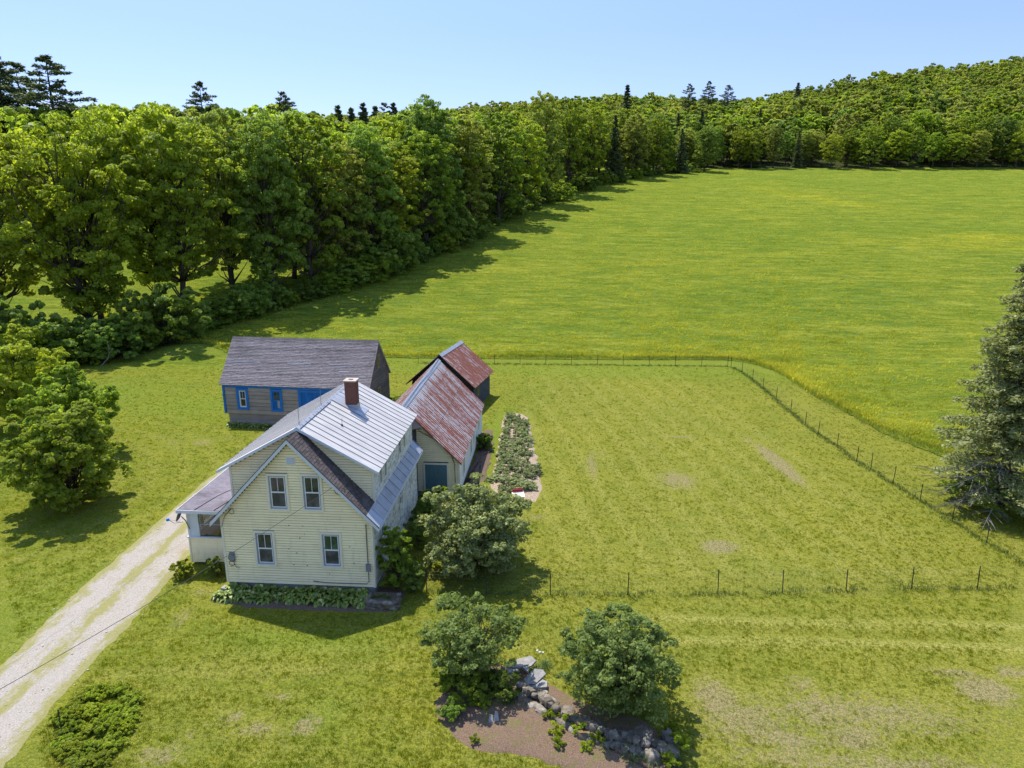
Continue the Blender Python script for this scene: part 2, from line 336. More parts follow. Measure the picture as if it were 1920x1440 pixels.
def fieldmat(nm='tall_hay_grass', forest=False):
    m = Mat(nm, 1.0, .0); p = m.pos()
    big = m.noise(m.pos((.6, 1.5, 1), rot=.15), .035, 4, .6, .6); mid = m.noise(m.pos((.5, 1.3, 1)), .22, 5, .68, .6); fine = m.noise(m.pos((1, 1.6, 1)), 1.7, 5, .72, .3); blade = m.noise(p, 9, 3, .8)
    c = m.mix(m.ramp(big, [(.35, 0.0), (.65, 1.0)]), (.210, .258, .020), (.330, .325, .026))
    c = m.mix(m.ramp(mid, [(.34, .75), (.56, 0.0)]), c, (.145, .215, .034))
    c = m.mix(m.ramp(mid, [(.52, 0.0), (.74, .5)]), c, (.29, .32, .07))
    fl = m.attr('flower'); c = m.mix(m.math('MULTIPLY', fl, m.ramp(fine, [(.40, .15), (.62, .95)])), c, (.50, .43, .015))
    c = m.mix(m.ramp(fine, [(.36, .6), (.55, 0.0)]), c, (.075, .120, .024)); c = m.mix(m.ramp(blade, [(.55, 0.0), (.8, .45)]), c, (.40, .42, .14))
    m2 = m.noise(m.pos((.35, 1.5, 1), rot=.1), .55, 5, .75, .5); c = m.mix(m.ramp(m2, [(.38, .7), (.52, 0.0)]), c, (.085, .145, .018)); c = m.mix(m.ramp(m2, [(.54, 0.0), (.72, .6)]), c, (.36, .37, .07)); rows = m.noise(m.pos((.22, 1.0, 1), rot=-.16), .5, 5, .7, 1.2); c = m.mix(m.ramp(rows, [(.40, .45), (.55, 0.0)]), c, (.10, .165, .02)); c = m.mix(m.ramp(rows, [(.55, 0.0), (.7, .4)]), c, (.34, .35, .06))
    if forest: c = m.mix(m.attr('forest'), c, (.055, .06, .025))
    c = m.mix(m.ramp(blade, [(.34, .4), (.5, 0.0)]), c, (.05, .09, .014))
    m.color(c); m.bump(m.math('ADD', m.math('MULTIPLY', fine, .7), m.math('ADD', m.math('MULTIPLY', blade, .2), m.math('MULTIPLY', mid, 1.1))), 1.0, .55); return m.m
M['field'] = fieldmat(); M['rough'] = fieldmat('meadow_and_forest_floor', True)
m = Mat('gravel', .95, .15); p = m.pos(); n = m.noise(p, 1.0, 5, .7, .4); n2 = m.noise(p, 22, 3, .85); n3 = m.noise(m.pos((1.0, .35, 1)), 1.8, 5, .7)
e = m.attr('edge')
c = m.mix(m.ramp(n2, [(.3, 0.0), (.7, 1.0)]), (.24, .21, .17), (.50, .445, .375)); c = m.mix(m.ramp(n, [(.55, 0.0), (.72, .6)]), c, (.30, .22, .15))
k = m.math('ADD', m.math('MULTIPLY', n3, .9), m.math('MULTIPLY', m.noise(p, 5, 4, .8), .45)); k = m.math('ADD', k, m.math('MULTIPLY', e, .42)); g = m.mix(m.noise(p, 9, 3, .8), (.14, .17, .02), (.38, .31, .12)); c = m.mix(m.ramp(k, [(.76, 0.0), (.92, .88)]), c, g)
m.color(c); m.bump(m.math('ADD', n2, m.math('MULTIPLY', n, .8)), .6, .05); M['gravel'] = m.m
m = Mat('mulch', .95, .1); p = m.pos(); n = m.noise(p, 2, 5, .7); n2 = m.noise(p, 25, 3, .85)
c = m.mix(m.ramp(n2, [(.3, 0.0), (.7, 1.0)]), (.10, .062, .038), (.33, .225, .15)); c = m.mix(m.ramp(n, [(.52, 0.0), (.66, .65)]), c, (.15, .17, .03)); m.color(c); m.bump(n2, .9, .05); M['mulch'] = m.m
m = Mat('bed_soil', .95, .1); n2 = m.noise(m.pos(), 18, 3, .85); m.color(m.mix(m.ramp(n2, [(.3, 0.0), (.7, 1.0)]), (.07, .045, .03), (.24, .17, .12))); m.bump(n2, .9, .04); M['soil'] = m.m
m = Mat('straw_mulch', .95, .1); n2 = m.noise(m.pos(), 14, 3, .85); m.color(m.mix(m.ramp(n2, [(.3, 0.0), (.7, 1.0)]), (.16, .10, .07), (.55, .44, .30))); m.bump(n2, .9, .04); M['straw'] = m.m

# ---------------------------------------------------------------- ground sheets
def grid_mesh(name, X, Y, Z, mat, attrs=None, keep=None):
    nr, nc = X.shape
    v = np.stack([X, Y, Z], -1).reshape(-1, 3)
    i = np.arange(nr * nc).reshape(nr, nc)
    q = np.stack([i[:-1, :-1], i[:-1, 1:], i[1:, 1:], i[1:, :-1]], -1).reshape(-1, 4)
    if keep is not None: q = q[keep.reshape(-1)]
    me = np_mesh(name, v, q, mat)
    for k, a in (attrs or {}).items():
        at = me.attributes.new(k, 'FLOAT', 'POINT'); at.data.foreach_set('value', np.clip(a, 0, 1).reshape(-1).astype(np.float32))
    me.polygons.foreach_set('use_smooth', np.ones(len(me.polygons), bool)); return me
def np_mesh(name, v, q, mat, tint=None):
    me = bpy.data.meshes.new(name); me.vertices.add(len(v)); me.vertices.foreach_set('co', np.asarray(v, np.float32).reshape(-1))
    k = q.shape[1]
    me.loops.add(q.size); me.loops.foreach_set('vertex_index', q.reshape(-1).astype(np.int32))
    me.polygons.add(len(q)); me.polygons.foreach_set('loop_start', (np.arange(len(q)) * k).astype(np.int32))
    try: me.polygons.foreach_set('loop_total', np.full(len(q), k, np.int32))
    except Exception: pass
    if tint is not None:
        at = me.attributes.new('tint', 'FLOAT', 'FACE'); at.data.foreach_set('value', tint.astype(np.float32))
    if mat: me.materials.append(mat)
    me.update(calc_edges=True); return me
# base sheet to the horizon
Ds = np.concatenate([np.arange(-60, 60, 12), np.arange(60, 300, 6), np.arange(300, 720, 12), np.linspace(720, 1500, 20), np.linspace(1600, 5000, 12)])
us = np.concatenate([np.linspace(-4, -1, 14)[:-1], np.linspace(-1, 1.2, 90), np.linspace(1.2, 4, 14)[1:]])
DD, UU = np.meshgrid(Ds, us, indexing='ij'); LL = UU * (np.maximum(DD, 0) * .85 + 60)
GX = LL * cY - DD * sY; GY = LL * sY + DD * cY
GZ = tz(GX, GY) - .12
GZ = np.where(DD > 1500, np.maximum(GZ - (DD - 1500) * .02, -60), GZ)
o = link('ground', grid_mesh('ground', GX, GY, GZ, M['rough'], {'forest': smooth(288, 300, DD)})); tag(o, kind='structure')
# lawn with painted wear
gx = np.arange(-75, 52, .4); gy = np.arange(4, 79, .4); LX, LY = np.meshgrid(gx, gy, indexing='ij')
nr_ = np.random.RandomState(3)
def spot(p, rx, ry, s=1.0, rot=0.0):
    x, y = G(*p) if abs(p[0]) > 60 or p[1] > 200 else p
    dx, dy = LX - x, LY - y; c, s_ = math.cos(rot), math.sin(rot)
    a = (dx * c + dy * s_) / rx; b = (-dx * s_ + dy * c) / ry
    return s * np.exp(-(a * a + b * b))
dry = np.zeros_like(LX)
for p, rx, ry, s, ro in [((1620, 1340), 6.5, 1.7, .55, 0), ((1400, 1350), 2.6, 2.0, .6, 0), ((480, 1370), 4, 1.2, .38, 0), ((1300, 1050), 6, 5, .3, 0), ((1600, 1430), 8, .8, .55, 0), ((450, 1270), 6, 1.2, .3, 0), ((1460, 868), .7, 4.4, 1.0, .12), ((1405, 828), .3, 2.5, .6, .2), ((1270, 900), 1.8, 2.2, .62, 0), ((1350, 1025), 1.2, .9, .85, 0), ((1275, 820), 2.0, .35, .7, 0),
      ((1110, 870), .6, 4, .6, 0), ((1340, 1310), 1.0, 1.4, .75, 0), ((1400, 1350), 1.4, 1.2, .65, 0), ((1540, 1330), 1.6, 1.3, .65, 0), ((1600, 1385), 1.5, .45, .8, 0), ((1480, 1390), 1.4, .6, .7, 0),
      ((1850, 1295), 1.3, 1.0, .85, 0), ((1780, 1260), 1.4, .35, .65, 0), ((1500, 1280), 1.0, .5, .6, 0), ((1700, 1360), 2, .8, .45, 0), ((1900, 1260), 1.0, .5, .7, 0), ((1700, 1430), 4, .5, .6, 0),
      ((430, 1345), .6, .5, .6, 0), ((575, 1360), .5, .7, .75, 0), ((345, 1385), .8, .4, .5, 0), ((480, 1370), .8, .25, .75, .4), ((520, 1305), .8, .12, .7, 0), ((300, 1420), 1.4, .6, .6, 0), ((600, 1260), 2.5, .5, .3, 0),
      ((380, 830), 1.2, 1.2, .55, 0), ((300, 820), 3, .3, .5, 0), ((400, 900), 1.0, 2.5, .5, 0), ((330, 830), 1.5, 2.0, .35, 0), ((180, 1150), .7, 5, .35, 0), ((340, 1160), .6, 1.6, .5, 0), ((380, 1110), .8, .8, .5, 0),
      ((760, 955), 1, 1, .2, 0), ((1000, 970), 1.5, .6, .5, 0), ((1060, 1040), 1, .6, .3, 0), ((310, 670), 2.5, 1.5, .55, 0), ((1500, 760), 1, 3, .3, 0), ((1560, 760), .5, 3, .5, .15), ((1300, 760), 5, .2, .35, 0)]:
    dry = np.maximum(dry, spot(p, rx, ry, s, ro))
dry = dry + .12
light = np.zeros_like(LX)
x0 = smooth(1, 6, LX)
for yy, a, s in ((27.0, .24, .95), (25.55, .26, 1.0)): light = np.maximum(light, s * x0 * np.exp(-((LY - yy - .03 * LX) / a) ** 2))
light = np.maximum(light, .4 * np.exp(-((LY - 22.6 - .12 * (LX + 12)) / .25) ** 2) * (LX > -17) * (LX < -3))
light = np.maximum(light, .45 * np.exp(-((LY - 23.6 - .12 * (LX + 12)) / .2) ** 2) * (LX > -14) * (LX < 0))
for i in range(9):                                        # mower passes swinging through the yard by the barn
    rr = np.hypot(LX + 38, LY - 36); light = np.maximum(light, .38 * np.exp(-((rr - 9 - i * 1.9) / .28) ** 2) * (LX < -19) * smooth(60, 45, LY) * (LX > -40))
for i in range(14): light = np.maximum(light, .45 * np.exp(-((LX + .22 * LY - 2 - i * 1.9) / .3) ** 2) * (LY > 31) * (LY < 73) * (LX > -3) * (LX < 19))
warm = .5 + .5 * smooth(-6, 2, LX) * smooth(38, 22, LY); warm = np.maximum(warm * .8, .75 * smooth(-5, 0, LX) * (LY > 30) * (LY < 74) * smooth(78, 60, LY)); warm = np.where(LX < -19, warm * .35, warm)
lush = np.maximum(spot((560, 1200), 4, .8, .8), spot((200, 740), 7, 6, .6)); lush = np.maximum(lush, .6 * smooth(67, 71, LY)); lush = np.maximum(lush, spot((925, 820), .8, 8, .9)); lush = np.maximum(lush, spot((350, 760), 6, 4, .7))
lush = np.maximum(lush, spot((620, 1330), 1, .8, .5)); lush = np.maximum(lush, spot((60, 1150), 3, 4, .5))
LZ = tz(LX, LY)
o = link('lawn', grid_mesh('lawn', LX, LY, LZ, M['lawn'], {'dry': dry, 'light': light, 'warm': warm, 'lush': lush})); tag(o, kind='structure')
# hay field: a thick sward standing above the mown ground
edge_pts = [(-62, 90), (-50, 83), (-46, 79), (-42, 78.2), (-37, 75), (-30, 75.6), (-18, 76), (-7, 76.3), (8, 77), (18, 77.6), (20.5, 76.2), (22.0, 73), (22.7, 69), (23.0, 63), (23.8, 58.6), (24.5, 53.6), (25.6, 50), (27, 47), (29, 44.5), (33, 42), (42, 39.5), (60, 37), (95, 34)]
far_pts = [(-120, 303), (-95, 303), (-75, 303), (-60, 303), (-45, 303), (-30, 303), (-15, 303), (0, 303), (20, 303), (40, 303), (55, 303), (72, 303), (88, 303), (105, 303), (120, 303), (135, 303), (150, 303), (165, 303), (182, 303), (200, 303), (230, 303), (280, 303), (360, 303)]
ex = []; fx = []
seg = [.35 if 8 <= i <= 20 else .8 for i in range(len(edge_pts) - 1)]
for i in range(len(edge_pts) - 1):
    a, b = edge_pts[i], edge_pts[i + 1]; n = max(2, int(math.hypot(b[0] - a[0], b[1] - a[1]) / seg[i]))
    fa = XY(far_pts[i][1], far_pts[i][0]); fb = XY(far_pts[i + 1][1], far_pts[i + 1][0])
    for k in range(n):
        t = k / n; ex.append((a[0] + (b[0] - a[0]) * t, a[1] + (b[1] - a[1]) * t)); fx.append((fa[0] + (fb[0] - fa[0]) * t, fa[1] + (fb[1] - fa[1]) * t))
ex = np.array(ex); fx = np.array(fx); ex += nr_.normal(0, .07, ex.shape)
ts = np.concatenate([[0, .0004], np.linspace(.002, 1, 260) ** 1.6])
T_ = ts[:, None]; FX = ex[None, :, 0] * (1 - T_) + fx[None, :, 0] * T_; FY = ex[None, :, 1] * (1 - T_) + fx[None, :, 1] * T_
FZ = tz(FX, FY) + .30 + .05 * np.sin(FX * 1.9 + 2 * np.sin(FY * .7)) * np.sin(FY * 2.3 + np.sin(FX * .5)) + nr_.normal(0, .025, FX.shape); 
ramp_ = np.clip(((FX - FX[0]) ** 2 + (FY - FY[0]) ** 2) ** .5 / 1.6, 0, 1)[...]; base_ = tz(FX, FY); FZ = base_ + (FZ - base_) * (.12 + .88 * ramp_); FZ[0] = base_[0] - .05
flw = np.zeros_like(FX)
def fspot(px, py, rx, ry, s, ro=0.0):
    x, y = G(px, py); dx, dy = FX - x, FY - y; c, s_ = math.cos(ro), math.sin(ro)
    return s * np.exp(-(((dx * c + dy * s_) / rx) ** 2 + ((-dx * s_ + dy * c) / ry) ** 2))
FLW = [(1500, 368, 5, 24, .8, .5), (1600, 385, 6, 12, .7, .6), (1860, 447, 14, 4, .95), (1780, 462, 10, 1.8, .9), (1880, 468, 12, 2.5, .8), (1740, 522, 6, 1.0, .7), (1600, 440, 10, 2, .25), (1860, 455, 25, 8, .4), (1440, 345, 10, 4, .4),
          (520, 620, 4, 4, .75), (470, 640, 3, 2, .5), (1820, 620, 3, 3, .35), (1570, 660, 1, 1, .6), (560, 600, 5, 3, .4), (1300, 330, 20, 2, .3)]
for a in FLW: flw = np.maximum(flw, fspot(*a))
o = link('hay_field', grid_mesh('hay_field', FX, FY, FZ, M['field'], {'flower': flw})); tag(o, kind='structure')

def resample(poly, n):
    P = [Vector(p) for p in poly]; out = []
    ds = [(P[i + 1] - P[i]).length for i in range(len(P) - 1)]; tot = sum(ds)
    for k in range(n):
        s = tot * k / (n - 1); i = 0
        while i < len(ds) - 1 and s > ds[i]: s -= ds[i]; i += 1
        out.append(P[i].lerp(P[i + 1], min(1, s / ds[i])))
    return out
# driveway
dl = [(-21.2, 6), (-21.2, 18), (-21.35, 22.1), (-21.5, 24), (-21.9, 27.6), (-22.0, 31.4), (-22.25, 36.6), (-22.4, 41), (-22.2, 45), (-21.6, 49)]
dr = [(-17.0, 6), (-17.1, 15), (-17.5, 18.5), (-17.85, 20.2), (-17.95, 22.5), (-18.0, 25.8), (-18.3, 29.3), (-18.55, 31.4), (-18.7, 37), (-18.4, 49)]
a_, b_ = resample(dl, 120), resample(dr, 120); VX = np.zeros((120, 15)); VY = VX.copy(); EE = VX.copy()
for i in range(120):
    ja, jb = nr_.normal(0, .05), nr_.normal(0, .05)
    for j in range(15):
        t = -.07 + 1.14 * j / 14; p = a_[i].lerp(b_[i], t); w = (1 - j / 14) * ja + j / 14 * jb
        VX[i, j] = p.x + w; VY[i, j] = p.y
        EE[i, j] = max(max(0, 1 - min(j, 14 - j) / 3.6), .72 * math.exp(-((t - .50) / .10) ** 2), smooth(40, 49, p.y) * .8)
o = link('driveway', grid_mesh('driveway', VX, VY, tz(VX, VY) + .012 - .07 * np.abs(EE > .99), M['gravel'], {'edge': EE})); tag(o, kind='structure')
def sheet(name, pts, mat, h=.02, jit=.08, dome=.0):
    P = [Vector((*p, 0)) for p in pts]; P = [p for p in resample([q.to_tuple() for q in P + P[:1]], 70)][:-1]
    c = sum(P, Vector()) / len(P); mb = MB(); vs = []; K = 8
    for p in P:
        p = p + Vector((rnd.gauss(0, jit), rnd.gauss(0, jit), 0))
        for k in range(K + 1):
            t = k / K; q = c.lerp(p, 1 - t * .98); z = float(tz(q.x, q.y)) + h + dome * (1 - (1 - t) ** 2) + (rnd.uniform(0, .02) if 0 < k else -.03)
            vs.append((q.x, q.y, z))
    n = len(P); fs = []
    for i in range(n):
        j = (i + 1) % n
        for k in range(K): fs.append((i*(K+1)+k, j*(K+1)+k, j*(K+1)+k+1, i*(K+1)+k+1))
    fs.append(tuple(i * (K + 1) + K for i in range(n)))
    mb.add(vs, fs); o = mb.build(name, mat, smooth_=True); return tag(o, kind='structure')
sheet('mulch_bed', [G(*p) for p in [(812, 1315), (845, 1275), (930, 1245), (1005, 1262), (1070, 1310), (1200, 1345), (1262, 1400), (1290, 1470), (1100, 1450), (985, 1418), (880, 1408), (828, 1365)]], M['mulch'], .02, .07, .15)
sheet('garden_bed', [G(*p) for p in [(944, 779), (966, 771), (988, 779), (1000, 830), (1012, 880), (1017, 918), (1003, 942), (965, 948), (926, 940), (918, 912), (930, 860), (938, 815)]], M['straw'], .02, .08, .08)
sheet('flower_bed', [(-15.5, 27.85), (-15.55, 27.1), (-14, 26.75), (-10, 26.7), (-8.6, 26.75), (-7.0, 26.9), (-6.7, 28.4), (-7.9, 29), (-8.15, 27.95)], M['soil'], .02, .05, .03)
sheet('side_bed', [(-5.9, 39.5), (-5.2, 39.7), (-4.7, 42), (-4.75, 47), (-5.1, 52), (-5.9, 52)], M['soil'], .02, .1, .03)

# ---------------------------------------------------------------- building kit
class Fr:
    """A wall-aligned frame: u along the wall, v up, d outward."""
    def __init__(s, o, u, n): s.o = Vector(o); s.u = Vector(u).normalized(); s.n = Vector(n).normalized(); s.v = Vector((0, 0, 1))
    def p(s, u, v, d=0): return s.o + s.u * u + s.v * v + s.n * d
    def box(s, mb, u0, u1, v0, v1, d0, d1):
        mb.prism([s.p(u0, v0, d0), s.p(u1, v0, d0), s.p(u1, v1, d0), s.p(u0, v1, d0)], s.n * (d1 - d0))
def window(par, F, u0, u1, v0, v1, casing=.1, cmat='trim', fmat='greyframe', smat='white', upper=2, gl=('glass', 'screen'), sill=True, cw=.02, name='window'):
    mb = MB()
    for a in ((u0, u1, v1 - casing, v1), (u0, u1, v0, v0 + casing), (u0, u0 + casing, v0 + casing, v1 - casing), (u1 - casing, u1, v0 + casing, v1 - casing)): F.box(mb, *a, -.05, cw + .03)
    w = mb.build(name, M[cmat], par)
    a, b, c, d = u0 + casing, u1 - casing, v0 + casing, v1 - casing; t = .055
    mb = MB()
    for q in ((a, b, d - t * 1.1, d), (a, b, c, c + t), (a, a + t, c + t, d - t * 1.1), (b - t, b, c + t, d - t * 1.1)): F.box(mb, *q, -.03, .006)
    mb.build('frame', M[fmat], w)
    a, b, c, d = a + t, b - t, c + t, d - t * 1.1; m_ = (c + d) / 2; s = .04
    mb = MB(); F.box(mb, a, b, d - s, d, -.028, -.006); F.box(mb, a, b, m_ - s * .75, m_ + s * .75, -.028, .0)
    F.box(mb, a, a + s, m_ + s * .75, d - s, -.028, -.006); F.box(mb, b - s, b, m_ + s * .75, d - s, -.028, -.006)
    mb.build('upper_sash', M[smat], w)
    mb = MB(); F.box(mb, a, b, c, c + s, -.03, -.012); F.box(mb, a, a + s, c + s, m_ - s * .75, -.03, -.012); F.box(mb, b - s, b, c + s, m_ - s * .75, -.03, -.012)
    mb.build('lower_sash', M[smat], w)
    k = upper; wd = (b - a - 2 * s)
    for i in range(k):
        mb = MB(); x0 = a + s + wd * i / k + (.008 if i else 0); x1 = a + s + wd * (i + 1) / k - (.008 if i < k - 1 else 0)
        F.box(mb, x0, x1, m_ + s * .75, d - s, -.045, -.022); mb.build('pane', M[gl[0]], w)
        if i: mb = MB(); F.box(mb, x0 - .018, x0 + .002, m_ + s * .75, d - s, -.03, -.01); mb.build('muntin', M[smat], w)
    mb = MB(); F.box(mb, a + s, b - s, c + s, m_ - s * .75, -.045, -.026); mb.build('screen', M[gl[1]], w)
    return w
def boards(par, F, v0, v1, ex, ulo, uhi, mat, holes=(), name='clapboard', lap=.014, gap=.03, d0=.0, wob=.0):
    """One object per board; a board is broken where a window sits."""
    v = v0; n = 0
    while v < v1 - ex * .3:
        t = min(v + ex, v1); lo, hi = max(ulo(v), ulo(t)), min(uhi(v), uhi(t))
        if hi - lo > .06:
            segs = [(lo, hi)]
            for (a, b, c, d) in holes:
                if t > c + ex * .5 and v < d - ex * .5:
                    new = []
                    for (p, q) in segs:
                        if b <= p or a >= q: new.append((p, q))
                        else:
                            if a - p > .03: new.append((p, a))
                            if q - b > .03: new.append((b, q))
                    segs = new
            for (p, q) in segs:
                mb = MB(); dd = rnd.uniform(0, .004)
                g = gap if v > v0 else 0
                A = [F.p(p, v + g, d0 - .062), F.p(p, v + g, d0 + lap + dd), F.p(p, t + .004, d0 + .002), F.p(p, t + .004, d0 - .062)]
                B_ = [x + F.u * (q - p) + F.v * 0 for x in A]
                mb.add(A + B_, [(0, 1, 2, 3), (7, 6, 5, 4), (1, 5, 6, 2), (0, 4, 5, 1), (2, 6, 7, 3), (3, 7, 4, 0)])
                mb.build(name, mat, par); n += 1
        v = t
    return n
def rib_sheet(p0, du, dv, w, l, ribs, h=.022, thick=.0, lift=.01):
    """A ribbed roofing sheet: du along the eave, dv up the slope."""
    du = Vector(du).normalized(); dv = Vector(dv).normalized(); nn = du.cross(dv); nn = nn if nn.z > 0 else -nn
    mb = MB(); prof = [(0, 0)]
    for i in range(ribs):
        c = w * (i + .5) / ribs; r = w / ribs * .17; prof += [(c - r, 0), (c - r * .4, h), (c + r * .4, h), (c + r, 0)]
    prof += [(w, 0)]; vs = []
    for t in (0, 1):
        for x, z in prof: vs.append(Vector(p0) + du * x + dv * (l * t) + nn * (z + lift))
    n = len(prof); mb.add(vs, [(i, i + 1, n + i + 1, n + i) for i in range(n - 1)])
    return mb
def with_height(o, lo, hi):
    me = o.data; at = me.attributes.new('height', 'FLOAT', 'POINT')
    z = np.empty(len(me.vertices) * 3, np.float32); me.vertices.foreach_get('co', z); at.data.foreach_set('value', np.clip((z[2::3] - lo) / (hi - lo), 0, 1)); return o
def slab(mb, pts, th):                          # roof plane with thickness (downwards)
    a = [Vector(p) for p in pts]; n = (a[1] - a[0]).cross(a[2] - a[0]).normalized(); n = n if n.z > 0 else -n
    return mb.prism(a, -n * th)

# ---------------------------------------------------------------- farmhouse
HX, HY = -11.6, 28.05
house = empty('farmhouse', (HX, HY, 0), 0, 'cream clapboard farmhouse with grey metal shed dormers and a brick chimney', 'house')
W, ZB, ZR, LEN = 3.45, .45, 7.46, 9.45; SL = 1.045
def roofz(x): return ZR - SL * abs(x)
mb = MB(); mb.box(-W + .06, W - .06, .06, LEN - .06, -.15, ZB + .01); mb.build('foundation', M['concrete'], house)
zw = roofz(W) - .12
mb = MB(); q = W - .06; mb.prism([(-q, .06, ZB), (q, .06, ZB), (q, .06, zw), (0, .06, ZR - .12), (-q, .06, zw)], (0, LEN - .06, 0)); mb.build('wall', M['shade_sheath'], house)
FF = Fr((0, 0, 0), (1, 0, 0), (0, -1, 0))
wins = [(-1.17, -.20, 4.05, 5.81, ('glass', 'screen')), (.36, 1.33, 4.07, 5.84, ('glass', 'screen')), (-2.0, -1.02, 1.31, 3.06, ('glass', 'screen')), (1.04, 2.02, 1.33, 3.09, ('greenglass', 'screen'))]
vent = (-.22, .22, 6.22, 6.62)
lim = lambda v: (ZR - .13 - v) / SL
boards(house, FF, ZB, ZR - .16, .125, lambda v: max(-W + .09, -lim(v)), lambda v: min(W - .09, lim(v)), M['cream'], [w[:4] for w in wins] + [vent])
for w in wins: window(house, FF, *w[:4], gl=w[4])
mb = MB(); FF.box(mb, vent[0], vent[1], vent[2], vent[3], 0, .02); vo = mb.build('gable_vent', M['trim'], house)
for i in range(6):
    mb = MB(); z = vent[2] + .06 + i * .05; mb.prism([FF.p(-.16, z, .02), FF.p(.16, z, .02), FF.p(.16, z + .035, .02), FF.p(-.16, z + .035, .02)], (0, -.025, -.015)); mb.build('louvre', M['fascia'], vo)
for s in (-1, 1):                                # corner boards
    mb = MB(); mb.box(min(s * W, s * (W - .09)) - (.012 if s < 0 else 0), max(s * W, s * (W - .09)) + (.012 if s > 0 else 0), -.026, .0, ZB - .02, zw + .1); mb.build('corner_board', M['trim'], house)
mb = MB(); mb.box(W + .001, W + .026, -.026, .09, ZB - .02, zw - .05); mb.build('corner_board', M['trim'], house)
FR = Fr((W, 0, 0), (0, 1, 0), (1, 0, 0)); FL = Fr((-W, 0, 0), (0, 1, 0), (-1, 0, 0))
sw = [(5.0, 5.75, 1.9, 3.1), (7.55, 8.15, 2.0, 3.0), (1.2, 1.95, 1.4, 2.8)]
boards(house, FR, ZB, zw, .125, lambda v: .09, lambda v: LEN, M['peel'], sw, wob=.0)
for a in sw: window(house, FR, *a, casing=.08, cmat='trim', fmat='fascia')
FK = Fr((0, LEN, 0), (1, 0, 0), (0, 1, 0)); boards(house, FK, ZB, ZR - .16, .236, lambda v: max(-W, -lim(v)), lambda v: min(W, lim(v)), M['cream'])
boards(house, FL, ZB, zw, .125, lambda v: 0, lambda v: LEN, M['cream'])
# main roof (mostly hidden under the dormers): slabs, rake boards, shingles
E0, E1 = -.27, LEN + .2; XE = 3.79
for s in (-1, 1):
    mb = MB(); slab(mb, [(0, E0, ZR - .004 * (s + 1)), (0, E1, ZR - .004 * (s + 1)), (s * XE, E1, roofz(XE)), (s * XE, E0, roofz(XE))], .1); mb.build('roof', M['darkshingle'], house)
    for yy in (E0 - .028, E1 + .003):
        mb = MB(); mb.prism([(0, yy, ZR + .02), (s * (XE + .02), yy, roofz(XE + .02) + .02), (s * (XE + .02), yy, roofz(XE + .02) - .17), (0, yy, ZR - .17)], (0, .025, 0)); mb.build('rake_board', M['fascia'], house)
        mb = MB(); mb.prism([(0, yy - .012, ZR + .055), (s * (XE + .03), yy - .012, roofz(XE + .03) + .055), (s * (XE + .03), yy - .012, roofz(XE + .03) + .021), (0, yy - .012, ZR + .021)], (0, .05, 0)); mb.build('drip_edge', M['dark'], house)
    mb = MB(); mb.box(min(s * (XE + .001), s * (XE + .026)), max(s * (XE + .001), s * (XE + .026)), E0, E1, roofz(XE) - .16, roofz(XE) - .01); mb.build('fascia', M['fascia'], house)
dn = Vector((1, 0, -SL)).normalized()            # down the right slope
nr = Vector((SL, 0, 1)).normalized()
L0 = math.hypot(1, SL)
sh = MB(); sh.box(0, .235, 0, .115, 0, .012)
shm = sh.mesh('shingle', M['houseshingle'])
XS = 3.26; ncourse = 34
for s in (1, -1):
    d_ = Vector((s, 0, -SL)).normalized(); n_ = Vector((s * SL, 0, 1)).normalized(); stuff = MB()
    for i in range(ncourse):
        t = (i + 1) * (XS * L0) / ncourse
        k = 0; y = E0 + .02 - (.12 if i % 2 else 0)
        while y < 1.18:
            y0 = max(y, E0 + .02); y1 = min(y + .245, 1.2)
            if y1 - y0 > .05:
                p = Vector((0, y0, ZR)) + d_ * t + n_ * (.012 + rnd.uniform(0, .006))
                if s == 1:
                    o = link('shingle', shm, house); X = -d_; Y = Vector((0, 1, 0)); Z = n_
                    tilt = rnd.gauss(0, .02)
                    # local x -> along the eave (y), local y -> up the slope
                    Xa = Y; Ya = (X + Z * (-.09)).normalized(); Za = Xa.cross(Ya)
                    if Za.z < 0: Za = -Za
                    o.matrix_local = Matrix(((Xa.x * (y1 - y0) / .245, Ya.x * 1.18, Za.x, p.x), (Xa.y * (y1 - y0) / .245, Ya.y * 1.18, Za.y, p.y), (Xa.z * (y1 - y0) / .245, Ya.z * 1.18, Za.z, p.z), (0, 0, 0, 1)))
                else:
                    A = [p, p + Vector((0, y1 - y0 - .01, 0)), p + Vector((0, y1 - y0 - .01, 0)) - d_ * .14, p - d_ * .14]; stuff.prism(A, n_ * .012)
            y += .25
    if s == -1: tag(stuff.build('shingles', M['houseshingle'], house), kind='stuff')
# dull metal along the right eave
mb = MB(); a, b = 3.27, XE + .015
for i in range(12):
    y0 = E0 + i * (E1 - .1 - E0) / 12; y1 = E0 + (i + 1) * (E1 - .1 - E0) / 12 - .004
    if i == 0: pass
    mb = MB(); slab(mb, [(a, y0, roofz(a) + .034), (a, y1, roofz(a) + .034), (b, y1, roofz(b) + .034), (b, y0, roofz(b) + .034)], .02)
    mb.prism([(a, y1 - .012, roofz(a) + .034), (b, y1 - .012, roofz(b) + .034), (b, y1 + .012, roofz(b) + .034), (a, y1 + .012, roofz(a) + .034)], nr * .03)
    mb.build('eave_panel', M['eave_metal'] if i not in (0, 11) else M['galv'], house)
